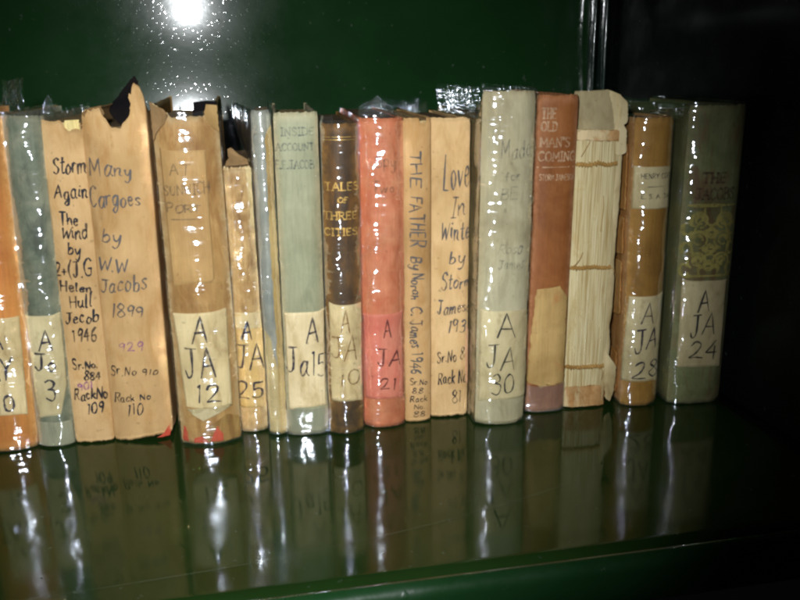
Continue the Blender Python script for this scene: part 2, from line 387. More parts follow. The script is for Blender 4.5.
VERT = [('THE', -3.59, 156.8, 137.51, 5.99), ('FATHER', -3.74, 132.07, 104.38, 6.07), ('By', -3.59, 98.73, 91.34, 6.16), ('Norah', -3.66, 89.06, 74.07, 6.2), ('C.', -3.74, 69.99, 64.72, 6.25), ('James', -3.81, 61.77, 45.73, 6.3), ('1946', -3.9, 42.72, 30.01, 6.35)]
ROW = {
    'orange': {'x': -0.12715, 'y': 0.4685, 'W': 0.0317, 'H': 0.18, 'rot': -3, 'lean': 1.2, 'b': 0.006},
    'gray2': {'x': -0.10095, 'y': 0.468, 'W': 0.0195, 'H': 0.1795, 'rot': -3, 'lean': 0.9, 'b': 0.0045},
    'storm': {'x': -0.0806, 'y': 0.4665, 'W': 0.0204, 'H': 0.1765, 'rot': -3, 'lean': 0.2, 'b': 0.002},
    'many': {'x': -0.05425, 'y': 0.4655, 'W': 0.0315, 'H': 0.1805, 'rot': -3, 'lean': 0.15, 'b': 0.004},
    'port': {'x': -0.01665, 'y': 0.4535, 'W': 0.0327, 'H': 0.1815, 'rot': -1, 'lean': -0.4, 'b': 0.006},
    'small25': {'x': 0.0075, 'y': 0.4615, 'W': 0.0146, 'H': 0.1515, 'rot': -3, 'lean': -0.6, 'b': 0.003},
    'thin': {'x': 0.02015, 'y': 0.4545, 'W': 0.0097, 'H': 0.18, 'rot': -3, 'lean': -0.2, 'b': 0.003},
    'inside': {'x': 0.0368, 'y': 0.4515, 'W': 0.0228, 'H': 0.179, 'rot': -3, 'lean': 0.15, 'b': 0.0035},
    'tale': {'x': 0.05845, 'y': 0.449, 'W': 0.0191, 'H': 0.173, 'rot': -3, 'lean': 0.4, 'b': 0.005},
    'red': {'x': 0.08155, 'y': 0.4535, 'W': 0.0235, 'H': 0.175, 'rot': -3, 'lean': 0.3, 'b': 0.0055},
    'father': {'x': 0.10135, 'y': 0.454, 'W': 0.0149, 'H': 0.1745, 'rot': -3, 'lean': 0.2, 'b': 0.002},
    'love': {'x': 0.1206, 'y': 0.4575, 'W': 0.0224, 'H': 0.174, 'rot': -3, 'lean': 0.2, 'b': 0.0025},
    'gray30': {'x': 0.1466, 'y': 0.4415, 'W': 0.0288, 'H': 0.188, 'rot': -3, 'lean': 0.75, 'b': 0.005},
    'home': {'x': 0.1782, 'y': 0.452, 'W': 0.0236, 'H': 0.185, 'rot': -3, 'lean': 0.7, 'b': 0.0035},
    'white': {'x': 0.2037, 'y': 0.4525, 'W': 0.0262, 'H': 0.1655, 'rot': -3, 'lean': 0.75, 'b': 0.0022},
    'b28': {'x': 0.23775, 'y': 0.449, 'W': 0.0223, 'H': 0.172, 'rot': -3, 'lean': -0.3, 'b': 0.005},
    'g24': {'x': 0.2719, 'y': 0.445, 'W': 0.0338, 'H': 0.178, 'rot': -3, 'lean': 0.3, 'b': 0.005},
}


# ------------------------------------------------------------------ the steel bookcase
def enamel(name, base, rough, coat, speck, seed, bump=0.1, orange_peel=0.25, spec=0.5, crough=0.05, smear=0.0):
    N = NT(name)
    v = N.mapping(loc=(seed, seed, seed))
    big = N.noise(v, 9, 5, 0.6)
    col = N.ramp(big, [(0.3, tuple(c * 0.8 for c in base)), (0.7, tuple(c * 1.2 for c in base))])
    dust = N.noise(v, 240, 2, 0.5)
    col = N.mix(N.ramp(dust, [(0.70, 0.0), (0.80, 0.5)]), col, (0.10, 0.12, 0.10))
    N.l(col, N.b.inputs["Base Color"])
    rg = N.noise(v, 30, 5, 0.65)
    N.l(N.ramp(rg, [(0.3, rough * (0.7 - smear * 0.4)), (0.7, rough * (1.35 + smear))]), N.b.inputs["Roughness"])
    N.b.inputs["Specular IOR Level"].default_value = spec
    N.b.inputs["Coat Weight"].default_value = coat
    N.b.inputs["Coat Roughness"].default_value = crough
    vo = N.noise(v, speck, 1, 0.4)
    h = N.ramp(vo, [(0.69, 0.0), (0.79, 1.0)])
    peel = N.noise(v, 160, 2, 0.5)
    n1 = N.bump(peel, orange_peel, 0.0008)
    n2 = N.bump(h, bump, 0.0006, n1)
    N.l(n2, N.b.inputs["Normal"])
    N.l(n2, N.b.inputs["Coat Normal"])
    return N.m
M_PANEL = enamel("panel_enamel", (0.008, 0.032, 0.009), 0.19, 0.75, 560, 1.0, bump=0.04, orange_peel=0.018, spec=0.035, crough=0.07)
M_SHELF = enamel("shelf_enamel", (0.0095, 0.0255, 0.0050), 0.085, 0.0, 120, 2.0, bump=0.04, orange_peel=0.012, smear=0.6, spec=0.31)
M_LIP = enamel("lip_enamel", (0.008, 0.036, 0.010), 0.30, 0.12, 200, 3.0, bump=0.2, orange_peel=0.15)
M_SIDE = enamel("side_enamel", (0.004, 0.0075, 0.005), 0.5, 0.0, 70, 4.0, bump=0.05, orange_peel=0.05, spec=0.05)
M_POST = enamel("post_enamel", (0.02, 0.04, 0.03), 0.14, 0.8, 180, 5.0, bump=0.2, orange_peel=0.2)

case = thing("bookcase", "dark green glossy enamelled steel bookcase behind and under the row of old books", "bookcase", (0, 0.45, 0))
cy = 0.45
XL, XR, YF, YB = -0.75, 0.298, 0.2915, 0.668
def grid_mesh(name, f, nu, nv, mat, parent):
    V = [f(i / (nu - 1), j / (nv - 1)) for i in range(nu) for j in range(nv)]
    F = [(i * nv + j, (i + 1) * nv + j, (i + 1) * nv + j + 1, i * nv + j + 1) for i in range(nu - 1) for j in range(nv - 1)]
    return mesh_obj(name, V, F, mat, parent)
# shelf: flat top, front edge rolled over; profile (y, z) swept along x
prof = [(YB, -0.001), (YB, 0.0), (0.60, 0.0), (0.50, 0.0), (0.40, 0.0), (YF + 0.006, 0.0)]
V, F = [], []
xs = [XL + (XR - XL) * i / 60 for i in range(61)]
top = [(YB, 0.0), (0.6, 0.0), (0.5, 0.0), (0.4, 0.0), (YF + 0.0065, 0.0)]
def sweep(name, prof, mat, parent, xs, smooth=True, wob=0.0):
    V = []
    for x in xs:
        for (y, z) in prof:
            V.append((x, y - cy + wob * nz(x * 9, y * 9, 1, 3), z + wob * 0.6 * nz(x * 7, y * 11, 2, 4)))
    m = len(prof)
    F = [(i * m + j, i * m + (j + 1) % m, (i + 1) * m + (j + 1) % m, (i + 1) * m + j) for i in range(len(xs) - 1) for j in range(m)]
    F.append(tuple(range(m - 1, -1, -1)))
    F.append(tuple((len(xs) - 1) * m + j for j in range(m)))
    return mesh_obj(name, V, F, mat, parent, smooth)
ylist = [YB - (YB - YF - 0.0065) * k / 40 for k in range(41)]
shelf = sweep("shelf_board", [(y, 0.0) for y in ylist] + [(YF + 0.0065, -0.0016), (YB, -0.0016)], M_SHELF, case, xs, smooth=True, wob=0.00008)
lipp = []
for k in range(9):                                   # rolled nose
    a = R(90 + 90 * k / 8)
    lipp.append((YF + 0.006 + 0.006 * math.cos(a), -0.006 + 0.006 * math.sin(a)))
lipp += [(YF, -0.010), (YF + 0.0002, -0.0205), (YF + 0.0010, -0.0215), (YF + 0.0022, -0.0205), (YF + 0.0024, -0.008), (YF + 0.0064, -0.0022)]
lip = sweep("front_lip", lipp, M_LIP, shelf, xs, smooth=True, wob=0.0003)

# back panel: pressed steel sheet with a shallow horizontal fold, slightly dished
ZC = 0.226
def panel_y(x, z):
    d = z - ZC
    s = 0.010
    lower = math.tan(R(4.6)) * (s * math.log(1 + math.exp(-d / s)) if d > -0.25 else -d)
    upper = math.tan(R(2.5)) * (s * math.log(1 + math.exp(d / s)))
    damp = -0.0
    y = YB - 0.004 - lower * min(1.0, 1.0) - upper
    y += 0.0010 * nz(x * 5, 0, z * 6, 2) + 0.00012 * nz(x * 21, 3, z * 19, 5)
    return y
def pz(v):
    return 0.10 + 0.34 * v
def panel_pt(u, v):
    x = XL + (0.2955 - XL) * u
    z = 0.001 + 0.44 * v
    zz = max(z, 0.115)                              # the sheet runs straight down below the bend
    return (x, panel_y(x, zz) - cy, z)
N1, N2 = 150, 70
Vp = [panel_pt(i / (N1 - 1), j / (N2 - 1)) for i in range(N1) for j in range(N2)]
k0 = len(Vp)
Vp += [(x, YB + 0.004 - cy, z) for (x, y, z) in Vp]
Fp = []
for i in range(N1 - 1):
    for j in range(N2 - 1):
        a, b, c, d = i * N2 + j, (i + 1) * N2 + j, (i + 1) * N2 + j + 1, i * N2 + j + 1
        Fp += [(a, b, c, d), (k0 + d, k0 + c, k0 + b, k0 + a)]
rim = [i * N2 for i in range(N1)] + [(N1 - 1) * N2 + j for j in range(1, N2)] + [i * N2 + N2 - 1 for i in range(N1 - 2, -1, -1)] + [j for j in range(N2 - 2, 0, -1)]
for k in range(len(rim)):
    a, b = rim[k], rim[(k + 1) % len(rim)]
    Fp.append((b, a, k0 + a, k0 + b))
back = mesh_obj("back_panel", Vp, Fp, M_PANEL, case)

def rounded_prism(name, x0, x1, y0, y1, z0, z1, r, mat, parent, seg=5, wob=0.0):
    prof = []
    for (cx_, cy_, a0) in ((x1 - r, y1 - r, 0), (x0 + r, y1 - r, 90), (x0 + r, y0 + r, 180), (x1 - r, y0 + r, 270)):
        for k in range(seg + 1):
            a = R(a0 + 90 * k / seg)
            prof.append((cx_ + r * math.cos(a), cy_ + r * math.sin(a)))
    nzs = 50
    V = []
    for j in range(nzs):
        z = z0 + (z1 - z0) * j / (nzs - 1)
        for (x, y) in prof:
            V.append((x + wob * nz(x * 40, y * 40, z * 25, 6), y - cy + wob * nz(x * 30, y * 30, z * 31, 7), z))
    m = len(prof)
    F = [(j * m + i, j * m + (i + 1) % m, (j + 1) * m + (i + 1) % m, (j + 1) * m + i) for j in range(nzs - 1) for i in range(m)]
    F.append(tuple(range(m - 1, -1, -1))); F.append(tuple((nzs - 1) * m + i for i in range(m)))
    return mesh_obj(name, V, F, mat, parent)
# upright at the back corner: a channel with two rolled edges
rounded_prism("corner_post", 0.2860, 0.2880, 0.647, 0.658, 0.001, 0.44, 0.0009, M_POST, case, wob=0.0003)
rounded_prism("corner_post", 0.2943, 0.2965, 0.645, 0.658, 0.001, 0.44, 0.0010, M_POST, case, wob=0.0003)
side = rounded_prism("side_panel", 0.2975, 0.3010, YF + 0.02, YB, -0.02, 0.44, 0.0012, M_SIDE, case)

# a long hairline scratch in the shelf enamel
M_SCR = ink_mat("scratch_bare", (0.12, 0.15, 0.10), 0.45, 1.0, 0.5)
V, F = [], []
pts = [(-0.16, 0.313), (-0.06, 0.3185), (0.0, 0.3235), (0.06, 0.333), (0.11, 0.345), (0.15, 0.358), (0.185, 0.372)]
cp = catmull(pts, 12)
ribbons([cp], 0.0003, lambda x, y: (x, y - cy, 0.00045), random.Random(4), V, F)
mesh_obj("scratch", V, F, M_SCR, shelf)

# ------------------------------------------------------------------ books
def polyscan(poly, z):
    xs_ = []
    n = len(poly)
    for i in range(n):
        (x0, z0), (x1, z1) = poly[i], poly[(i + 1) % n]
        if (z0 <= z < z1) or (z1 <= z < z0):
            xs_.append(x0 + (x1 - x0) * (z - z0) / (z1 - z0))
    return (min(xs_), max(xs_)) if len(xs_) >= 2 else None

class Book:
    def __init__(self, key, label, depth=0.122, p=2.6, amp=0.00025, t=0.002, seed=1.0, name="book", warp=None):
        r = ROW[key]
        self.key, self.a, self.b, self.H, self.D, self.p, self.amp, self.t, self.seed = key, r['W'] / 2, r['b'], r['H'], depth, p, amp, t, seed
        self.warp = warp
        self.root = thing(name, label, "book", (r['x'], r['y'], 0.0002 + self.a * abs(math.sin(R(r['lean'])))), "old books standing in a row on the shelf")
        self.root.rotation_euler = (0, R(r['lean']), R(r['rot']))
        self.rng = random.Random(int(seed * 100))
    def pos(self, q):
        a, b, p = self.a, self.b, self.p
        if abs(q) <= a:
            u = q / a
            y = -b * (1 - abs(u) ** p)
            dy = b * p * abs(u) ** (p - 1) * (1 if u > 0 else -1) / a
            n = Vector((dy, -1, 0)).normalized()
            e = (a - abs(q)) / 0.0012
            if e < 1:
                s = 1 if q > 0 else -1
                n = (n * (0.5 + 0.5 * e) + Vector((s, 0, 0)) * (0.5 - 0.5 * e)).normalized()
            return q, y, n
        s = 1 if q > 0 else -1
        d = abs(q) - a
        e = min(1, d / 0.0012)
        uu = Vector((b * p / a * s, -1, 0)).normalized()
        n = (Vector((s, 0, 0)) * (0.5 + 0.5 * e) + uu * (0.5 - 0.5 * e)).normalized()
        return s * a, d, n
    def pt(self, q, z, off=0.0):
        x, y, n = self.pos(q)
        sd = self.seed
        d = self.amp * (nz(x * 55, y * 40, z * 38, sd) + 0.5 * nz(x * 150, y * 100, z * 120, sd + 2)) + off
        P = Vector((x + n.x * d, y + n.y * d, z))
        return self.warp(P, self) if self.warp else P
    def qlist(self, ns=56, nside=9):
        a, D = self.a, self.D
        L = [-(a + D * (1 - (i / nside) ** 0.75)) for i in range(nside)]
        L += [-a * math.cos(math.pi * i / ns) * 1.0 for i in range(ns + 1)]
        L += [a + D * ((i + 1) / nside) ** 1.35 for i in range(nside)]
        return L
    def cover(self, mat, side_mat=None, top=None, rag=0.0006, ragf=420, bot=0.0005, rows=64, t=None, name="cover", wearw=0.0022, foot=None):
        t = t or self.t
        Q = self.qlist()
        n = len(Q)
        V, W = [], []
        for layer in (0, 1):
            for q in Q:
                zt = self.H + (top(q) if top else 0.0) + rag * (nz(q * ragf, 1, 1, self.seed) + 0.6 * nz(q * ragf * 3, 2, 1, self.seed) + 0.35 * nz(q * 2600, 4, 1, self.seed)) - rag
                zb = 0.00015 + bot * (0.6 + nz(q * 260, 3, 0, self.seed + 9) + 0.5 * nz(q * 900, 5, 0, self.seed)) + (foot(q) if foot else 0.0)
                zb = max(0.0001, zb)
                for j in range(rows + 1):
                    f = j / rows
                    z = zb + (zt - zb) * f
                    off = -t * layer
                    ed = min(z - zb, zt - z)
                    if ed < 0.003 and layer == 0:
                        off -= 0.0005 * (1 - ed / 0.003) ** 2
                    V.append(self.pt(q, z, off))
                    c = max(math.exp(-((abs(q) - self.a) / wearw) ** 2), math.exp(-(ed / 0.0032) ** 2) * 0.9)
                    W.append(c)
        m = rows + 1
        k0 = n * m
        F, MI = [], []
        for i in range(n - 1):
            sidef = 1 if abs(0.5 * (Q[i] + Q[i + 1])) > self.a + 0.0005 else 0
            for j in range(rows):
                A, B_, C, D_ = i * m + j, (i + 1) * m + j, (i + 1) * m + j + 1, i * m + j + 1
                F.append((A, B_, C, D_)); MI.append(sidef)
                F.append((k0 + D_, k0 + C, k0 + B_, k0 + A)); MI.append(sidef)
            for (j, fl_) in ((0, True), (rows, False)):
                A, B_ = i * m + j, (i + 1) * m + j
                F.append((k0 + A, k0 + B_, B_, A) if fl_ else (A, B_, k0 + B_, k0 + A)); MI.append(sidef)
        for i, fl_ in ((0, False), (n - 1, True)):
            for j in range(rows):
                A, B_ = i * m + j, i * m + j + 1
                F.append((A, B_, k0 + B_, k0 + A) if fl_ else (k0 + A, k0 + B_, B_, A)); MI.append(1)
        mats = [mat, side_mat or mat]
        self.cov = mesh_obj(name, V, F, mats, self.root, True, MI, {"wear": W})
        return self.cov
    def pages(self, mat, drop=0.0045, name="page_block", y0=0.0):
        a, t = self.a - self.t - 0.0004, self.t
        nx, ny = 26, 10
        V = []
        tops = []
        for i in range(nx + 1):
            for k in range(ny + 1):
                x = -a + 2 * a * i / nx
                y = y0 - self.b * 0.55 * (1 - (x / a) ** 2) + 0.0006 + (self.D - 0.004 - y0) * k / ny
                z = self.H - drop + 0.0004 * nz(x * 700, y * 12, 5, self.seed) + 0.0003 * nz(x * 1800, y * 5, 5, self.seed)
                P = Vector((x, y, z))
                tops.append(self.warp(P, self) * 1.0 if False else P)
        V = tops + [Vector((p.x, p.y, 0.003)) for p in tops]
        k0 = len(tops)
        m = ny + 1
        F = []
        for i in range(nx):
            for k in range(ny):
                A, B_, C, D_ = i * m + k, (i + 1) * m + k, (i + 1) * m + k + 1, i * m + k + 1
                F.append((A, B_, C, D_)); F.append((k0 + D_, k0 + C, k0 + B_, k0 + A))
        rim = [i * m for i in range(nx + 1)] + [nx * m + k for k in range(1, m)] + [i * m + ny for i in range(nx - 1, -1, -1)] + [k for k in range(ny - 1, 0, -1)]
        for k in range(len(rim)):
            A, B_ = rim[k], rim[(k + 1) % len(rim)]
            F.append((B_, A, k0 + A, k0 + B_))
        return mesh_obj(name, V, F, mat, self.root, False)
    def film(self, mat, extra=0.0012, off=0.00055, crumple=0.00028, rows=90, name="plastic_wrapper", z0=0.0006, top=None, folds=None):
        Q = self.qlist(48, 12)
        V = []
        n = len(Q)
        for q in Q:
            zt = self.H + extra + (top(q) if top else 0) + 0.0012 * nz(q * 160, 4, 4, self.seed + 3)
            for j in range(rows + 1):
                z = z0 + (zt - z0) * j / rows
                x, y, nn = self.pos(q)
                c = crumple * (0.55 + 0.9 * nz(x * 120, y * 60, z * 60, self.seed + 11) + 0.5 * nz(x * 260, y * 150, z * 210, self.seed + 13))
                over = max(0.0, z - self.H) * 0.55
                V.append(self.pt(q, z, off + max(0.00005, c) - over + (folds(q, z) if folds else 0.0)))
        m = rows + 1
        F = [(i * m + j, (i + 1) * m + j, (i + 1) * m + j + 1, i * m + j + 1) for i in range(n - 1) for j in range(rows)]
        return mesh_obj(name, V, F, mat, self.root)
    def patch(self, name, poly, mat, parent=None, off=0.00016, thick=0.00013, edge=0.12, rows=40, cols=26, lift=None):
        """a paper label or patch glued on the spine; poly in millimetres"""
        zs = [p[1] for p in poly]
        zlo, zhi = min(zs) + 0.02, max(zs) - 0.02
        G = []
        for j in range(rows + 1):
            z = zlo + (zhi - zlo) * j / rows
            sp = polyscan(poly, z) or polyscan(poly, z + 0.01)
            if sp is None:
                continue
            xl = sp[0] + edge * nz(z * 0.4, 1, 2, self.seed + 21); xr = sp[1] + edge * nz(z * 0.4, 7, 2, self.seed + 22)
            row = []
            for i in range(cols + 1):
                x = xl + (xr - xl) * i / cols
                zz = z + edge * 0.8 * nz(x * 0.35, 5, j and 1, self.seed + 23)
                ex = min(i, cols - i) / cols; ez = min(j, rows - j) / rows
                curl = 0.00016 * max(0, 1 - ex / 0.10) * (0.5 + nz(z * 0.12, 3, 1, self.seed + 24)) + 0.00016 * max(0, 1 - ez / 0.07) * (0.5 + nz(x * 0.2, 9, 1, self.seed + 25))
                lf = (lift(x, zz) if lift else 0.0) + (max(0.0, curl) if thick > 0.00011 else 0.0)
                row.append(self.pt(x / 1000, zz / 1000, off + lf))
            G.append(row)
        return sheet(name, G, mat, parent or self.root, thick)
    def write(self, name, lines, mat, width=0.8, off=0.00034, parent=None, serif=False, slant=0.08, jit=1.2, vertical=None):
        V, F = [], []
        rng = self.rng
        for (s, x0, x1, z0, h) in lines:
            st, w = text_strokes(s, rng, jit, serif, slant)
            sx = (x1 - x0) / w; sz = h / 10.0
            if s == '_':
                sz = 0.5
            st2 = [[np.array((x0 + p[0] * sx, z0 + p[1] * sz)) for p in path] for path in st]
            ribbons(st2, width, lambda x, z: self.pt(x / 1000, z / 1000, off), rng, V, F)
        if vertical:
            for (s, xb, za, zb, h) in vertical:
                st, w = text_strokes(s, rng, jit, serif, slant)
                sx = (za - zb) / w; sz = h / 10.0
                st2 = [[np.array((xb + p[1] * sz, za - p[0] * sx)) for p in path] for path in st]
                ribbons(st2, width, lambda x, z: self.pt(x / 1000, z / 1000, off), rng, V, F)
        return mesh_obj(name, V, F, mat, parent or self.root)
    def flap(self, name, poly, yfun, mat, parent=None, thick=0.0004, rows=44, cols=16, edge=0.45):
        """a loose torn piece standing off the book; poly (x, z) in millimetres, yfun gives its depth"""
        zs = [p[1] for p in poly]
        zlo, zhi = min(zs) + 0.03, max(zs) - 0.03
        G = []
        for j in range(rows + 1):
            z = zlo + (zhi - zlo) * j / rows
            sp = polyscan(poly, z)
            if sp is None:
                continue
            xl = sp[0] + edge * (nz(z * 0.7, 1, 2, self.seed + 31) + 0.5 * nz(z * 2.3, 1, 2, self.seed + 33)); xr = sp[1] + edge * (nz(z * 0.7, 8, 2, self.seed + 32) + 0.5 * nz(z * 2.3, 8, 2, self.seed + 34))
            row = []
            for i in range(cols + 1):
                x = xl + (xr - xl) * i / cols
                row.append(Vector((x / 1000, yfun(x, z) / 1000, z / 1000)))
            G.append(row)
        return sheet(name, G, mat, parent or self.root, thick)
    def film_dome(self, name, mat, x0, x1, y, z0, z1, crumple=0.0008):
        """loose film puckered up above the head of the book"""
        G = []
        nu, nv = 24, 16
        for j in range(nv + 1):
            row = []
            for i in range(nu + 1):
                f = i / nu
                h_ = (z1 - z0) * math.sqrt(max(0.0, 1 - (2 * f - 1) ** 2)) * (0.85 + 0.3 * nz(f * 5, 2, 3, self.seed))
                g = j / nv
                x = x0 + (x1 - x0) * f
                row.append(Vector((x, y + 0.008 * g * g + crumple * (nz(x * 260, g * 2.5, 1, self.seed + 3) + 0.6 * nz(x * 700, g * 6, 1, self.seed + 5)), z0 + h_ * g)))
            G.append(row)
        return sheet(name, G, mat, self.root, 0.00008)
    def film_flap(self, name, mat, qa, qb, za, zb, off=0.0008, crumple=0.0025, lean=0.0, nu=64, nv=36, parent=None, arch=0.0):
        """crumpled film standing up above the boards; q runs along the cover"""
        G = []
        for j in range(nv + 1):
            row = []
            for i in range(nu + 1):
                f = i / nu
                q = qa + (qb - qa) * f
                zt = zb - arch * (2 * f - 1) ** 2 * (zb - za) + 0.0016 * nz(q * 300, 1, 1, self.seed + 5)
                z = za + (zt - za) * j / nv
                g = j / nv
                c = crumple * g * (1.3 * nz(q * 120 + z * 60, z * 40, 2, self.seed + 41) + 0.35 * abs(nz(q * 300 - z * 160, z * 120, 5, self.seed + 42)))
                row.append(self.pt(q, z, off + c + lean * g))
            G.append(row)
        return mesh_obj(name, [p for r in G for p in r], [(i * (nu + 1) + j, i * (nu + 1) + j + 1, (i + 1) * (nu + 1) + j + 1, (i + 1) * (nu + 1) + j) for i in range(nv) for j in range(nu)], mat, parent or self.root)

M_PAGES = paper_mat("page_edges", (0.42, 0.31, 0.15), (0.58, 0.46, 0.26), (0.22, 0.13, 0.05), None, 0.3, 0.85, fibre=0.35)
M_PAGES_DARK = paper_mat("page_edges_dusty", (0.12, 0.085, 0.045), (0.22, 0.16, 0.085), (0.05, 0.03, 0.015), None, 0.9, 0.9, fibre=0.4)
M_LABEL = paper_mat("label_paper", (0.72, 0.63, 0.41), (0.84, 0.77, 0.55), (0.42, 0.31, 0.13), None, 1.7, 0.7, fibre=0.12, blotch=0.6, bump=0.15, stain_pos=(0.53, 0.68))
M_LABEL_B = paper_mat("label_paper_grey", (0.66, 0.62, 0.43), (0.79, 0.75, 0.56), (0.40, 0.34, 0.18), None, 2.9, 0.7, fibre=0.12, blotch=0.55, bump=0.15, stain_pos=(0.53, 0.68))
M_PEN = ink_mat("pen_ink", (0.035, 0.028, 0.05), 0.92, 0.1)
M_PEN_BLUE = ink_mat("pen_ink_blue", (0.03, 0.03, 0.075), 0.85, 0.7)
M_MARK = ink_mat("marker_ink", (0.016, 0.018, 0.026), 0.96, 0.4, lo=0.2, hi=0.4)
M_PENCIL = ink_mat("pencil", (0.11, 0.10, 0.095), 0.92, 0.9, lo=0.24, hi=0.5)
M_FAINT = ink_mat("faded_pencil", (0.16, 0.12, 0.08), 0.6, 1.9, lo=0.4, hi=0.68)
M_PURPLE = ink_mat("purple_stamp", (0.30, 0.10, 0.26), 0.75, 2.5, lo=0.35, hi=0.6)
M_BROWNINK = ink_mat("brown_ink", (0.28, 0.13, 0.03), 0.7, 2.7, lo=0.35, hi=0.6)
M_GOLD = ink_mat("gold_foil", (0.85, 0.55, 0.16), 0.95, 3.3, 0.42, 0.35, lo=0.36, hi=0.5)
M_PALE = ink_mat("pale_stamped_letters", (0.56, 0.36, 0.21), 0.85, 3.9, lo=0.34, hi=0.58)
M_PRINT = ink_mat("faded_print", (0.09, 0.11, 0.12), 0.38, 4.3, lo=0.40, hi=0.66)

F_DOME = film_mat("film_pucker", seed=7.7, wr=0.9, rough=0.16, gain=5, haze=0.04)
def W(k, *idx):
    return [WRITING[k][i] for i in idx]
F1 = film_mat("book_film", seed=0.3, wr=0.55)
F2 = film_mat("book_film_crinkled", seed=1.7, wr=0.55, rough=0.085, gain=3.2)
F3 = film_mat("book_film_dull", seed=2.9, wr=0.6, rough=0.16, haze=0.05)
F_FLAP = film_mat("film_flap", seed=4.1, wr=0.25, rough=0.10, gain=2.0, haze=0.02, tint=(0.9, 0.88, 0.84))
KR = dict(laid=0.05, fibre=0.10, bump=0.2, stain_pos=(0.50, 0.66), blotch=0.6, rough=0.8, spec=0.15)

# 1 orange cloth book at the left edge
m = paper_mat("orange_cloth", (0.56, 0.23, 0.055), (0.66, 0.32, 0.09), (0.40, 0.12, 0.02), (0.70, 0.42, 0.16), 11, 0.6)
B = Book('orange', "orange cloth book in shiny film, leftmost of the row, cut off by the photo's edge", seed=1.1)
B.cover(m); B.pages(M_PAGES)
lb = B.patch("paper_label", LABELS['orange'], M_LABEL)
B.write("handwriting", W('orange', 0, 1, 2), M_PEN_BLUE, 1.03, parent=lb)
B.film(F1)
B.film_flap("film_flap", F_FLAP, B.a + 0.001, B.a + 0.040, 0.172, 0.1965, crumple=0.003)

# 2 grey-green book, label with clipped corners
m = paper_mat("grey_green_cloth", (0.12, 0.165, 0.14), (0.29, 0.335, 0.28), (0.07, 0.09, 0.08), (0.36, 0.38, 0.31), 12, 0.6, blotch=0.7, bscale=85)
B = Book('gray2', "narrow mottled grey-green book in film, pale label with clipped lower corners reading A Jo 3", seed=2.2)
B.cover(m); B.pages(M_PAGES)
lb = B.patch("paper_label", LABELS['gray2'], M_LABEL_B)
B.write("handwriting", W('gray2', 0, 1, 2), M_PEN, 0.98, parent=lb)
g = paper_mat("pale_grey_paper", (0.36, 0.40, 0.34), (0.46, 0.49, 0.42), (0.2, 0.22, 0.18), None, 12.5, 0.6)
B.film_dome("film_flap", F_DOME, 0.0035, 0.0088, 0.022, 0.1785, 0.1885)
B.patch("foot_band", [(-9.4, 0.9), (9.4, 0.9), (9.4, 14.5), (-9.4, 15.2)], g, off=0.00012, thick=0.0001)
B.film(F1)

# 3 kraft-covered book, much marker writing
m = paper_mat("kraft_paper_a", (0.55, 0.385, 0.20), (0.64, 0.465, 0.265), (0.46, 0.27, 0.10), None, 13, **KR)
B = Book('storm', "narrow brown-paper-covered book closely written in black marker, Storm Again The Wind", seed=3.3, p=3.2, t=0.0004)
B.cover(m, top=lambda q: (0.0006 if q < 0.0005 else -0.004 * min(1, (q - 0.0005) / 0.003)) if abs(q) < B.a else (0.0005 if q < 0 else -0.002), rag=0.0009, ragf=430, bot=0.0010)
B.pages(M_PAGES, drop=0.0015)
yel = paper_mat("yellow_page_slips", (0.62, 0.52, 0.20), (0.78, 0.70, 0.36), None, None, 13.4, fibre=0.6)
B.flap("exposed_page_slip", [(1.6, 172.5), (3.4, 166), (6.4, 165.0), (8.8, 168), (9.0, 176.4), (2.2, 176.2)], lambda x, z: -B.b - 0.28 + 0.03 * x, yel, thick=0.0003)
B.write("handwriting", W('storm', *[i for i in range(15) if i != 12]), M_MARK, 0.86, off=0.00014, slant=0.12)
B.write("purple_number", W('storm', 12), M_PURPLE, 0.8, off=0.00014)

# 4 wide kraft-covered book with the torn peak
m = paper_mat("kraft_paper_b", (0.52, 0.36, 0.18), (0.61, 0.435, 0.24), (0.44, 0.25, 0.09), None, 14, **KR)
def many_top(q):
    x = q * 1000
    if x < -B.a * 1000: return 0.0012
    if x > B.a * 1000: return 0.006 * max(0, 1 - (x - B.a * 1000) / 14)
    P = [(-16, -.2), (-13.5, 2.0), (-11, 1.2), (-8, 2.6), (-6.0, 2.2), (-5.2, -.6), (-4.0, -2.6), (-2.4, -5.2), (-1, -7.6), (1.2, -7.2), (3.3, -8.6), (4.6, -5.4), (6.2, -4.0), (8.4, -1.4), (9.2, 2.4), (9.6, 6.5), (10.6, 12.5), (11.4, 14.6), (12.5, 13.6), (14.2, 12.2), (15.75, 7.5)]
    return float(np.interp(x, [p[0] for p in P], [p[1] for p in P])) / 1000
B = Book('many', "wide brown-paper-covered book lettered Many Cargoes, its cover torn into a tall peak", seed=4.4, p=3.0, t=0.00035)
B.cover(m, top=many_top, rag=0.0008, ragf=620, bot=0.0009, foot=lambda q: 0.0022 * min(1, max(0, (q + 0.012) / 0.022)) if abs(q) < B.a + 0.01 else 0.0)
dk = paper_mat("dark_board", (0.006, 0.006, 0.009), (0.014, 0.012, 0.014), (0.03, 0.02, 0.012), None, 14.2, 0.9, fibre=0.2, spec=0.02)
kd = paper_mat("kraft_underside", (0.20, 0.135, 0.07), (0.36, 0.25, 0.13), (0.16, 0.09, 0.03), None, 14.3, **KR)
B.pages(M_PAGES_DARK, drop=0.008)
B.flap("board_corner", [(-3.0, 180.0), (-0.5, 184.2), (4.0, 189.4), (8.4, 194.8), (10.8, 197.2), (12.6, 194.6), (12.8, 172), (4.2, 172), (-0.4, 176)], lambda x, z: 4.2 + 0.14 * (z - 172), dk, thick=0.0018)
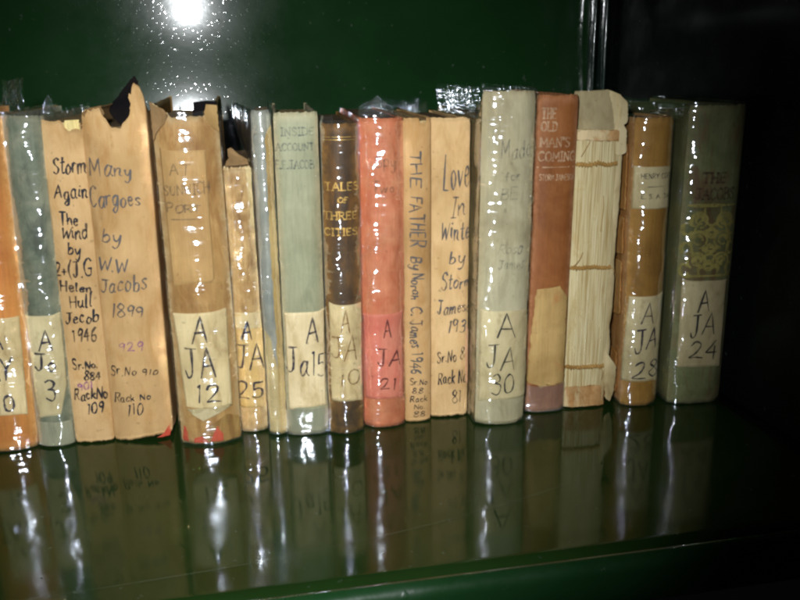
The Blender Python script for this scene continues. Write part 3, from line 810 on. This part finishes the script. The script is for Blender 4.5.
B.flap("curled_paper_scrap", [(-15.8, 179.4), (-10.8, 182.2), (-5.6, 183.0), (-4.2, 179), (-6.5, 177.2), (-9.5, 179.2), (-13, 176.6)], lambda x, z: -B.b - 0.9 - 0.35 * (z - 177) * 0.4, kd, thick=0.0003)
B.flap("curled_paper_scrap", [(8.0, 187), (9.0, 189.0), (11.0, 187), (11.4, 180), (9.6, 177.5), (8.6, 181.5), (9.6, 184)], lambda x, z: -B.b - 1.5 - 0.9 * math.sin(max(0, min(1, (z - 178) / 10)) * 3.1), m, thick=0.0003)
B.write("handwriting", W('many', 0, 1, 2, 3, 4, 5), M_PENCIL, 0.80, off=0.00014, slant=0.12)
B.write("shelf_mark_writing", W('many', 7, 8, 9), M_MARK, 0.62, off=0.00014, slant=0.12)
B.write("purple_number", W('many', 6), M_PURPLE, 0.7, off=0.00014)
redm = paper_mat("red_lining", (0.55, 0.06, 0.04), (0.72, 0.16, 0.10), (0.6, 0.4, 0.2), None, 14.8, 0.6, blotch=0.8)
B.patch("red_lining", [(7.5, 1.2), (14.5, 1.0), (15.2, 8.5), (13.4, 6.5), (11.5, 3.6)], redm, edge=0.7, off=0.0001, thick=0.00008)

# 5 tan book in film with the folded label
m = paper_mat("tan_cloth", (0.47, 0.30, 0.12), (0.65, 0.46, 0.22), (0.36, 0.19, 0.06), (0.62, 0.50, 0.31), 15, 0.55, stain_pos=(0.48, 0.64), blotch=0.75, bscale=70)
B = Book('port', "fat tan book in film pencilled At Sunwich Port, label A JA 12 folded at bottom", seed=5.5, p=2.3)
B.cover(m, top=lambda q: (0.003 if abs(q) > B.a else float(np.interp(q * 1000, [-16.3, -13, -9, -7, 9, 10.5, 16.3], [3.4, 1.4, -1.5, -3.5, -3.5, -2.2, 1.5])) / 1000), rag=0.0007)
B.pages(M_PAGES, drop=0.006)
tp = paper_mat("title_slip_paper", (0.54, 0.37, 0.17), (0.64, 0.46, 0.23), (0.48, 0.28, 0.10), None, 15.2, 0.6)
sl = B.patch("title_slip", [(-13.6, 162.5), (8.6, 161.0), (8.2, 92), (-13.2, 90)], tp, thick=0.0001, off=0.00012)
B.write("handwriting", W('port', 0, 1, 2, 3), M_FAINT, 0.7, parent=sl, off=0.0003)
lb = B.patch("paper_label", [p for p in LABELS['port'] if p[1] > 20] , M_LABEL, off=0.0002)
B.write("handwriting", W('port', 4, 5, 6), M_PEN, 0.98, parent=lb, off=0.0004)
gl = paper_mat("label_back", (0.44, 0.40, 0.26), (0.54, 0.50, 0.34), (0.36, 0.28, 0.14), None, 15.4, 0.7)
B.patch("folded_label_tip", [(-11.6, 21.6), (12.2, 21.4), (5.5, 18.6), (-3.4, 14.8), (-8.6, 18.2)], gl, parent=lb, off=0.00045, thick=0.0002, lift=lambda x, z: 0.0007 * max(0, (21 - z) / 6))
redp = [[(-15.6, 2.2), (-12.5, 1.6), (-12.8, 9.5), (-14.4, 11.2)], [(-10.0, 1.6), (-1.6, 1.4), (-4.6, 5.4), (-8.8, 4.4)], [(-0.6, 1.6), (6.2, 1.6), (6.6, 5.5), (3.8, 10.8), (1.4, 6.4)]]
for pl in redp:
    B.patch("red_lining", pl, redm, edge=0.5, off=0.00012, thick=0.00008, rows=18)
sc1 = paper_mat("scuffed_board", (0.42, 0.27, 0.09), (0.58, 0.42, 0.18), (0.30, 0.16, 0.05), None, 15.6, 0.6, stain_pos=(0.45, 0.6), blotch=0.8)
B.patch("scuffed_foot", [(-4.5, 1.3), (16.0, 1.3), (16.0, 14), (8.8, 17.0), (-1.2, 11.2), (-5.6, 6)], sc1, edge=0.6, off=0.00008, thick=0.00006)
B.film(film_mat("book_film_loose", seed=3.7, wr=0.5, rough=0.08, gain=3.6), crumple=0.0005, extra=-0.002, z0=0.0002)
B.flap("torn_paper_flap", [(-16.4, 185.6), (-15.0, 183.8), (-10.2, 181.4), (-8.0, 178.5), (-10.4, 174), (-14.5, 170), (-16.2, 166)], lambda x, z: -4.2 + 0.02 * (x + 10) ** 2 - 0.5, kd, thick=0.0003)
B.flap("torn_paper_flap", [(9.6, 179.2), (10.8, 183.2), (16.0, 182.6), (16.2, 169.4), (13.2, 171.6), (10.4, 176)], lambda x, z: -6.1 + 0.016 * (x - 4) ** 2 - 1.0 * math.sin((z - 169) / 15 * 3.1), paper_mat("curled_tan_paper", (0.42, 0.30, 0.14), (0.50, 0.36, 0.18), (0.28, 0.18, 0.07), None, 15.9, **KR), thick=0.0003)
B.flap("board_corner", [(3.6, 177), (4.4, 184.2), (11, 184.8), (16, 184.4), (16, 177)], lambda x, z: 2.0, dk, thick=0.0016)

# 6 small torn book
m = paper_mat("torn_tan_spine", (0.42, 0.26, 0.09), (0.76, 0.59, 0.33), (0.24, 0.12, 0.04), (0.74, 0.62, 0.40), 16, 0.55, stain_pos=(0.48, 0.62), blotch=0.75, bscale=110)
B = Book('small25', "short narrow tan book with ragged spine top, lower than its neighbours, label A JA 25", seed=6.6, p=2.4, depth=0.10)
B.cover(m, rag=0.0012, ragf=700); B.pages(M_PAGES_DARK, drop=0.001)
B.flap("torn_paper_flap", [(-6.6, 150.2), (6.4, 150.6), (6.0, 153.2), (1.5, 156), (-2.5, 159.5), (-4.4, 158.6), (-4.0, 154.5)], lambda x, z: 5 + 0.5 * (z - 150), kd, thick=0.0005)
lb = B.patch("paper_label", LABELS['small25'], paper_mat("label_paper_tan", (0.66, 0.49, 0.21), (0.78, 0.62, 0.32), (0.42, 0.27, 0.09), None, 16.4, 0.7), off=0.00018)
B.patch("label_head", [(-8.0, 71.3), (8.4, 70.9), (8.2, 61.5), (-8.0, 62.2)], M_LABEL, parent=lb, off=0.0003, thick=0.0001)
B.write("handwriting", W('small25', 0, 1, 2), M_PEN, 0.98, parent=lb, off=0.00046)
B.patch("torn_spine_scrap", [(4.4, 150.5), (6.9, 150.2), (6.9, 118), (4.9, 119), (5.4, 128)], paper_mat("cream_scrap", (0.70, 0.60, 0.36), (0.78, 0.70, 0.46), (0.5, 0.36, 0.14), None, 16.6), edge=0.5, off=0.00025)
B.film(F1, extra=-0.002)

# 7 thin book in silvery film whose front board bows out at the top
def flare(P, bk):
    if P.x < -0.0015 and P.y > 0.0:
        s = min(1, max(0, (P.z - 0.118) / 0.062)); s = s * s * (3 - 2 * s)
        f = min(1.0, (-P.x - 0.0015) / 0.003)
        return Vector((P.x - f * s * 0.125 * P.y, P.y, P.z))
    return P
m = paper_mat("silver_blue_paper", (0.26, 0.31, 0.33), (0.46, 0.51, 0.52), (0.16, 0.18, 0.19), None, 17, 0.35, spec=0.6, blotch=0.4)
mb = paper_mat("black_glazed_board", (0.008, 0.008, 0.010), (0.03, 0.03, 0.033), (0.07, 0.07, 0.075), None, 17.3, 0.3, spec=0.6, fibre=0.9, blotch=0.4)
B = Book('thin', "thin silvery film-wrapped book with bowed black cover, beside the short A JA 25 book", seed=7.7, p=2.0, t=0.0009, warp=flare, depth=0.11)
B.cover(m, side_mat=mb, rag=0.0003); B.pages(M_PAGES, drop=0.003, y0=0.002)
B.patch("cream_hinge_strip", [(1.6, 168), (4.7, 172), (4.8, 1.2), (1.2, 1.2), (1.7, 60), (1.2, 110)], paper_mat("cream_hinge", (0.58, 0.45, 0.20), (0.74, 0.63, 0.36), (0.42, 0.26, 0.08), None, 17.6), edge=0.5, off=0.0003, rows=60)
B.patch("peeled_scrap", [(-4.2, 62), (-1.5, 58), (1.8, 40), (1.6, 2), (-4.2, 2)], paper_mat("peeled_scrap_paper", (0.52, 0.46, 0.28), (0.66, 0.58, 0.36), (0.4, 0.24, 0.08), None, 17.8), edge=0.6, off=0.0002)
B.film(F2, crumple=0.0004, extra=0.0015)

# 8 pale grey-green book
m = paper_mat("sage_cloth", (0.30, 0.345, 0.25), (0.38, 0.42, 0.31), (0.22, 0.25, 0.18), (0.50, 0.47, 0.33), 18, 0.62)
B = Book('inside', "pale sage green cloth book with faded dark title, cream label reading A Ja15", seed=8.8, p=4.0)
B.cover(m); B.pages(M_PAGES)
B.write("title_lettering", W('inside', 0, 1, 2), M_PRINT, 0.7, serif=True, jit=0.3, slant=0.0, off=0.00016)
lb = B.patch("paper_label", LABELS['inside'], M_LABEL)
B.write("handwriting", W('inside', 3, 4), M_PEN, 0.92, parent=lb)
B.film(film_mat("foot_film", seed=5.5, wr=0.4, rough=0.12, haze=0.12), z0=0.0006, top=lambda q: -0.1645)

# 9 dark brown gilt book
m = paper_mat("dark_brown_leather", (0.055, 0.034, 0.022), (0.13, 0.085, 0.05), (0.26, 0.13, 0.035), (0.34, 0.19, 0.06), 19, 0.5, blotch=0.8, stain_pos=(0.50, 0.66), bscale=60)
B = Book('tale', "dark brown leather book with gilt letters Tales of Three Cities in shiny film", seed=9.9, p=2.2)
B.cover(m, wearw=0.0032); B.pages(M_PAGES_DARK, drop=0.002)
B.write("gilt_lettering", W('tale', 0, 1, 2, 3), M_GOLD, 0.62, serif=True, jit=0.15, slant=0.0, off=0.00018)
V, F = [], []
for zz in (164.2, 165.6):
    ribbons([[np.array((-8.8 + 17.6 * k / 20, zz)) for k in range(21)]], 0.3, lambda x, z: B.pt(x / 1000, z / 1000, 0.00018), B.rng, V, F)
mesh_obj("gilt_rule", V, F, M_GOLD, B.root)
lb = B.patch("paper_label", LABELS['tale'], M_LABEL)
B.write("handwriting", W('tale', 4, 5, 6), M_BROWNINK, 0.75, parent=lb)
B.film(F1)
B.film_flap("film_flap", F_FLAP, -B.a - 0.008, -B.a + 0.006, 0.170, 0.1765, crumple=0.0016)

# 10 red book
m = paper_mat("faded_red_cloth", (0.62, 0.21, 0.115), (0.78, 0.40, 0.26), (0.50, 0.13, 0.05), (0.74, 0.24, 0.12), 20, 0.55, blotch=0.6, bscale=75, stain_pos=(0.52, 0.66))
B = Book('red', "faded salmon red book in shiny film with red-tinted label marked A JA 21", seed=10.1, p=2.8)
B.cover(m); B.pages(M_PAGES_DARK, drop=0.001)
lb = B.patch("paper_label", LABELS['red'], paper_mat("red_label", (0.70, 0.21, 0.17), (0.78, 0.34, 0.27), (0.62, 0.14, 0.09), None, 20.4, 0.6))
B.write("handwriting", W('red', 2, 3, 4), ink_mat("red_brown_ink", (0.16, 0.03, 0.03), 0.8, 5.5), 0.75, parent=lb)
B.write("faded_handwriting", W('red', 0, 1), M_FAINT, 0.7, off=0.00016)
B.film(F2, extra=0.0005)
B.film_dome("film_flap", F_DOME, -0.0085, 0.0125, 0.030, 0.1735, 0.1845)

# 11 narrow kraft book, vertical writing
m = paper_mat("kraft_paper_c", (0.55, 0.365, 0.18), (0.63, 0.44, 0.235), (0.48, 0.27, 0.10), None, 21, **KR)
B = Book('father', "narrow brown-paper-covered book with The Father written downwards along its spine", seed=11.1, p=2.6, t=0.00035)
B.cover(m, top=lambda q: -0.0025 if 0.001 < q < 0.005 else 0.0, rag=0.0006); B.pages(M_PAGES, drop=0.002)
B.write("vertical_handwriting", [], M_PENCIL, 0.85, off=0.00014, vertical=VERT, slant=0.05)
B.write("shelf_mark_writing", [(s_, a_, b_, z_ + 0.5, h_ * 0.78) for (s_, a_, b_, z_, h_) in WRITING['father']], M_MARK, 0.5, off=0.00014, jit=0.6)

# 12 cream kraft book
m = paper_mat("kraft_paper_d", (0.68, 0.49, 0.26), (0.75, 0.56, 0.33), (0.56, 0.36, 0.16), None, 22, **KR)
B = Book('love', "cream-brown paper-covered book written Love In Winter in large pencil script", seed=12.1, p=3.6, t=0.00035)
B.cover(m, rag=0.0005, bot=0.0009, top=lambda q: 0.0 if q < B.a - 0.002 else -0.001); B.pages(M_PAGES_DARK, drop=0.0035)
B.write("handwriting", W('love', 0, 1, 2, 3, 4, 5, 6), M_PENCIL, 0.8, off=0.00014, slant=0.16)
B.write("shelf_mark_writing", W('love', 7, 8, 9), M_MARK, 0.62, off=0.00014)
B.patch("peeled_paper_strip", [(9.4, 55.6), (11.8, 52.4), (13.2, 40.0), (12.6, 18.3), (9.8, 21.7), (9.2, 40)], paper_mat("peach_tear", (0.70, 0.42, 0.26), (0.78, 0.54, 0.36), None, None, 22.5), edge=0.5, off=0.0002)

# 13 tall grey book in film, in front of the row
m = paper_mat("grey_jacket", (0.55, 0.56, 0.45), (0.68, 0.68, 0.55), (0.30, 0.29, 0.18), (0.60, 0.56, 0.40), 23, 0.55, stain_pos=(0.52, 0.7), blotch=0.5, bscale=38)
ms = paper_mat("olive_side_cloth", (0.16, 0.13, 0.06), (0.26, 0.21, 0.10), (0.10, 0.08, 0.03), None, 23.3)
B = Book('gray30', "tall pale grey book in wrinkled film standing proud of the row, label A JA 30", seed=13.1, p=3.0, amp=0.0004)
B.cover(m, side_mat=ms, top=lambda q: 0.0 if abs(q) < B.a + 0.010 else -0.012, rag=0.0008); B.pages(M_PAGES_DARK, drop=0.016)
B.write("printed_title", W('gray30', 0, 1, 2), M_PRINT, 0.8, off=0.00016, slant=0.05)
B.write("printed_author", W('gray30', 3, 4), M_PRINT, 0.65, off=0.00016, slant=0.2)
lb = B.patch("paper_label", LABELS['gray30'], M_LABEL_B)
B.write("handwriting", W('gray30', 5, 6, 7), M_MARK, 0.71, parent=lb)
def jacket_folds(q, z):
    if abs(q) > B.a + 0.006: return 0.0
    w = min(1, max(0, (z - 0.085) / 0.05))
    d = (q * 0.75 + z * 0.55) * 1000
    e = (q * 0.9 - z * 0.35) * 1000
    r = max(0.0, 1 - abs(((d + 2.0 * nz(q * 90, z * 60, 1, 3)) % 15.0) - 7.5) / 1.6) + 0.7 * max(0.0, 1 - abs(((e + 2.5 * nz(q * 80, z * 50, 6, 4)) % 19.0) - 9.5) / 1.4)
    return 0.0009 * w * r * (0.4 + 0.6 * abs(nz(q * 120, z * 80, 2, 9)) * 2)
B.film(F2, crumple=0.0005, extra=0.0012, folds=jacket_folds)
B.film_flap("film_flap", F_FLAP, -B.a - 0.095, -B.a - 0.004, 0.172, 0.1885, crumple=0.002)

# 14 russet book with pale stamped title
m = paper_mat("russet_cloth", (0.26, 0.095, 0.03), (0.35, 0.145, 0.05), (0.22, 0.075, 0.02), (0.50, 0.24, 0.13), 24, 0.6)
B = Book('home', "russet brown cloth book with stamped title ending Man's Coming and a torn tan label remnant", seed=14.1, p=3.4)
B.cover(m); B.pages(M_PAGES_DARK, drop=0.002)
B.write("stamped_lettering", W('home', 0, 1, 2, 3), M_PALE, 0.8, serif=True, jit=0.15, slant=0.0, off=0.00016)
B.write("stamped_author", W('home', 5), M_PALE, 0.42, jit=0.1, slant=0.0, off=0.00016)
B.write("stamped_rule", W('home', 4), M_PALE, 0.6, jit=0.0, slant=0.0, off=0.00016)
B.patch("torn_label_remnant", LABELS['home'], paper_mat("tan_remnant", (0.46, 0.32, 0.13), (0.60, 0.44, 0.20), (0.50, 0.22, 0.08), None, 24.4, 0.7, blotch=0.6), edge=0.7, rows=60)
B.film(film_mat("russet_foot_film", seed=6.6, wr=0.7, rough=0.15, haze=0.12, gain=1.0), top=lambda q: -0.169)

# 15 book that has lost its spine: bare sewn sections
N = NT("sewn_sections")
v = N.mapping()
st = N.noise(N.mapping(scale=(1, 1, 0.02)), 1500, 2, 0.5)
cl = N.ramp(st, [(0.34, (0.40, 0.28, 0.11)), (0.52, (0.60, 0.50, 0.265)), (0.7, (0.65, 0.56, 0.33))])
gs = N.noise(N.mapping(scale=(1, 1, 0.35)), 95, 6, 0.75, 0.8)
cl = N.mix(N.ramp(gs, [(0.55, 0.0), (0.70, 0.8)]), cl, (0.46, 0.30, 0.10))
N.l(cl, N.b.inputs["Base Color"]); N.b.inputs["Roughness"].default_value = 0.8
N.l(N.bump(st, 0.5, 0.0006), N.b.inputs["Normal"])
B = Book('white', "spineless book showing bare cream sewn page sections with two brown cords", seed=15.1, p=4.0, t=0.0006)
def ridged(P, bk):
    if P.y < 0.004 and abs(P.x) < bk.a - 0.0012:
        P = Vector((P.x, P.y - (0.00010 + 0.00012 * abs(nz(P.x * 300, 0, P.z * 4, 6))) * abs(math.sin((P.x * 1000 + 0.8 * nz(P.x * 140, 1, P.z * 9, 5)) * math.pi / 1.45)) ** 0.7 - 0.0004 * nz(P.x * 170, 3, P.z * 14, 8), P.z))
    return P
B.warp = ridged
B.qlist = lambda ns=30, nside=9: [-(B.a + 0.122 * (1 - i / 9)) for i in range(9)] + [-B.a + 2 * B.a * i / 104 for i in range(105)] + [B.a + 0.122 * (i + 1) / 9 for i in range(9)]
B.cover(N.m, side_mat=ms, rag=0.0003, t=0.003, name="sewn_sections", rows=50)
B.pages(M_PAGES, drop=0.001)
cord = paper_mat("brown_cord", (0.36, 0.21, 0.06), (0.52, 0.34, 0.12), (0.2, 0.1, 0.03), None, 25.2, 0.8)
def cordrun(z0):
    V, F = [], []
    n, m2 = 90, 8
    for i in range(n + 1):
        x = -12.9 + 23.5 * i / n
        rr = 0.00095 * (0.65 + 0.55 * abs(math.sin(i * 0.62)) + 0.5 * nz(x * 1.3, 0, 0, 3))
        c = B.pt(x / 1000, (z0 + 0.9 * nz(x * 0.3, 1, z0, 2) + 0.45 * (1 if (i // 3) % 2 else -1) * abs(nz(x * .6, 3, z0, 1)) * 2) / 1000, 0.0004)
        for k in range(m2):
            a_ = 2 * math.pi * k / m2
            V.append(c + Vector((0, rr * math.cos(a_), rr * 1.15 * math.sin(a_))))
    for i in range(n):
        for k in range(m2):
            F.append((i * m2 + k, i * m2 + (k + 1) % m2, (i + 1) * m2 + (k + 1) % m2, (i + 1) * m2 + k))
    F.append(tuple(range(m2))); F.append(tuple(n * m2 + k for k in range(m2 - 1, -1, -1)))
    mesh_obj("sewing_cord", V, F, cord, B.root)
cordrun(86.8); cordrun(26.2); cordrun(146.0)
def thread_end(pts, r=0.0003):
    V, F = [], []
    cp_ = catmull([tuple(p) for p in pts], 8)
    for i, p in enumerate(cp_):
        for k in range(6):
            a_ = 2 * math.pi * k / 6
            V.append(Vector((p[0] / 1000, p[1] / 1000 + r * math.cos(a_), p[2] / 1000 + r * math.sin(a_))))
    n_ = len(cp_)
    for i in range(n_ - 1):
        for k in range(6):
            F.append((i * 6 + k, i * 6 + (k + 1) % 6, (i + 1) * 6 + (k + 1) % 6, (i + 1) * 6 + k))
    F.append(tuple(range(6))); F.append(tuple((n_ - 1) * 6 + k for k in range(5, -1, -1)))
    mesh_obj("thread_end", V, F, cord, B.root)
thread_end([(-12.4, -1.6, 86.6), (-10.5, -3.6, 89.5), (-8.2, -3.4, 92.6), (-6.8, -3.2, 96.0)])
thread_end([(10.4, -2.2, 86.8), (12.6, -3.6, 85.0), (13.8, -3.0, 81.5)])
thread_end([(7.5, -2.6, 26.0), (9.6, -4.0, 22.6), (9.2, -3.6, 18.0)])
thread_end([(3.6, -2.9, 128), (4.0, -3.0, 121), (3.5, -2.9, 114), (3.2, -2.9, 108)], 0.0004)
thread_end([(-10.8, -2.8, 150.5), (-7.5, -3.0, 156.5), (-6.2, -2.9, 159.0)])
glue = paper_mat("brown_glue", (0.46, 0.24, 0.09), (0.66, 0.46, 0.24), (0.74, 0.64, 0.42), None, 25.4, 0.6, stain_pos=(0.46, 0.56), blotch=0.95, bscale=160)
B.patch("glue_band", [(-12.9, 165.0), (12.4, 164.6), (12.4, 158.5), (-12.9, 159.5)], glue, edge=0.8, off=0.0003)
B.patch("glue_band", [(-12.9, 13.5), (6, 14.5), (12.6, 12), (12.8, 0.8), (-12.9, 0.8)], glue, edge=1.2, off=0.0003)
fly = paper_mat("flyleaf_paper", (0.36, 0.33, 0.22), (0.54, 0.50, 0.34), (0.30, 0.22, 0.09), None, 25.6, 0.8)
fly2 = paper_mat("flyleaf_pale", (0.62, 0.55, 0.34), (0.74, 0.68, 0.46), (0.40, 0.28, 0.11), None, 25.7, 0.8)
B.flap("flyleaf", [(-12.9, 160), (-13.0, 185.4), (5.0, 186.6), (10.4, 184.8), (12.6, 181), (12.6, 160)], lambda x, z: 4.0 + 0.02 * (x - 2) ** 2 * (0.4 + (z - 160) / 60), fly, thick=0.0006)
B.flap("flyleaf_fold", [(3.5, 186.4), (10.2, 184.0), (15.0, 179.6), (15.6, 169), (13.2, 167.5), (15.4, 164), (16.2, 152), (11.5, 150.6), (7.2, 153), (8.0, 166), (6.5, 176)], lambda x, z: -1.4 + 0.012 * (x - 11) ** 2, fly2, thick=0.0004, edge=0.5)
B.flap("torn_spine_strip", [(10.6, 154), (14.0, 152), (13.4, 90), (14.2, 60), (13.0, 50), (14.6, 38), (11.8, 8), (10.0, 1.0), (9.6, 90)], lambda x, z: -0.9 - 0.4 * math.sin(z * 0.11) + 0.1 * (x - 11) ** 2, fly2, thick=0.0005, rows=60, edge=0.5)
B.flap("torn_spine_scrap", [(11.0, 36), (15.0, 30), (18.4, 25.0), (18.2, 10), (15.5, 3.4), (12.6, 6), (11.4, 18)], lambda x, z: -2.4 + 0.04 * (x - 15) ** 2, fly2, thick=0.0005, edge=0.6)

# 16 tan book, film, two labels
m = paper_mat("tan_brown_cloth", (0.39, 0.225, 0.045), (0.48, 0.295, 0.075), (0.30, 0.13, 0.03), (0.60, 0.36, 0.12), 26, 0.55)
mt = paper_mat("worn_brown_leather", (0.34, 0.16, 0.04), (0.50, 0.27, 0.09), (0.55, 0.36, 0.15), (0.6, 0.4, 0.2), 26.3, 0.6, blotch=0.7, stain_pos=(0.5, 0.6))
B = Book('b28', "tan brown book in film with a small printed label above and A JA 28 below", seed=16.1, p=2.6)
B.cover(m, side_mat=mt); B.pages(M_PAGES_DARK, drop=0.002)
lb = B.patch("printed_label", LABELS['b28'], M_LABEL_B)
B.write("printed_lettering", W('b28', 0, 1, 2), ink_mat("label_print", (0.10, 0.10, 0.08), 0.75, 7.1), 0.42, parent=lb, jit=0.2, slant=0.0)
lb = B.patch("paper_label", LABELS['b28b'], M_LABEL_B)
B.write("handwriting", W('b28', 3, 4, 5), M_PEN, 0.86, parent=lb)
B.film(F1)
for (za, zb, q1) in ((118, 158, 17), (92, 116, 14.5), (55, 90, 16), (6, 34, 13)):
    B.patch("torn_leather_piece", [(-B.a * 1000 - q1, za), (-B.a * 1000 - q1, zb), (-B.a * 1000 - 4, zb - 2), (-B.a * 1000 - 3, za + 1)], mt, edge=0.8, off=0.0017, thick=0.0007)

# 17 green book with gilt scrollwork
m = paper_mat("dark_green_cloth", (0.19, 0.25, 0.125), (0.32, 0.37, 0.21), (0.24, 0.15, 0.08), (0.34, 0.33, 0.20), 27, 0.55, blotch=0.85, bscale=80, stain_pos=(0.5, 0.64))
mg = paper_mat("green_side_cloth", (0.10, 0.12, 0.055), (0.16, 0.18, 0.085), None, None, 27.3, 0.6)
B = Book('g24', "dark green book with faded gilt scrollwork, rightmost of the row, label A JA 24", seed=17.1, p=3.6)
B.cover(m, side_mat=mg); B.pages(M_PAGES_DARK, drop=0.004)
V, F = [], []
def arc(cx_, cz_, rx, rz, a0, a1, n=20):
    return [np.array((cx_ + rx * math.cos(R(a0 + (a1 - a0) * k / n)), cz_ + rz * math.sin(R(a0 + (a1 - a0) * k / n)))) for k in range(n + 1)]
S = []
for sx in (-1, 1):
    for cz_, rr in ((113, 4.6), (101.5, 5.2), (89, 5.0)):
        S += [arc(sx * 7.4, cz_, rr, rr * 0.95, 90 - sx * 140, 90 + sx * 170), arc(sx * 7.4, cz_, rr * 0.5, rr * 0.5, 0, 300), arc(sx * 13.6, cz_ - 5, 2.2, 3.4, 40, 330)]
    S += [arc(0, 100, 11 * sx, 16, -60, 60), arc(0, 84, 6 * sx, 9, -20, 90), arc(0, 118, 5 * sx, 8, -90, 30)]
for cz_ in (96, 106, 86):
    S += [arc(0, cz_, 2.2, 2.8, 0, 360), arc(0, cz_, 4.2, 1.3, 0, 360)]
S += [[np.array((-14 + 28 * k / 16, z)) for k in range(17)] for z in (80.2, 121.6)]
ribbons(S, 1.5, lambda x, z: B.pt(x / 1000, z / 1000, 0.00016), B.rng, V, F)
mesh_obj("gilt_scrollwork", V, F, ink_mat("dull_gilt", (0.50, 0.43, 0.13), 0.9, 8.2, 0.5, 0.0, lo=0.3, hi=0.52), B.root)
B.write("stamped_title", [("THE", -8, 6, 134.5, 5.5), ("JACOBS", -11, 12.5, 125.2, 6.0)], ink_mat("faded_red_stamp", (0.10, 0.035, 0.03), 0.6, 8.8, lo=0.42, hi=0.66), 1.1, serif=True, jit=0.2, slant=0, off=0.00016)
lb = B.patch("paper_label", LABELS['g24'], M_LABEL_B)
B.write("handwriting", W('g24', 0, 1, 2), M_MARK, 0.86, parent=lb)
B.film(F1)
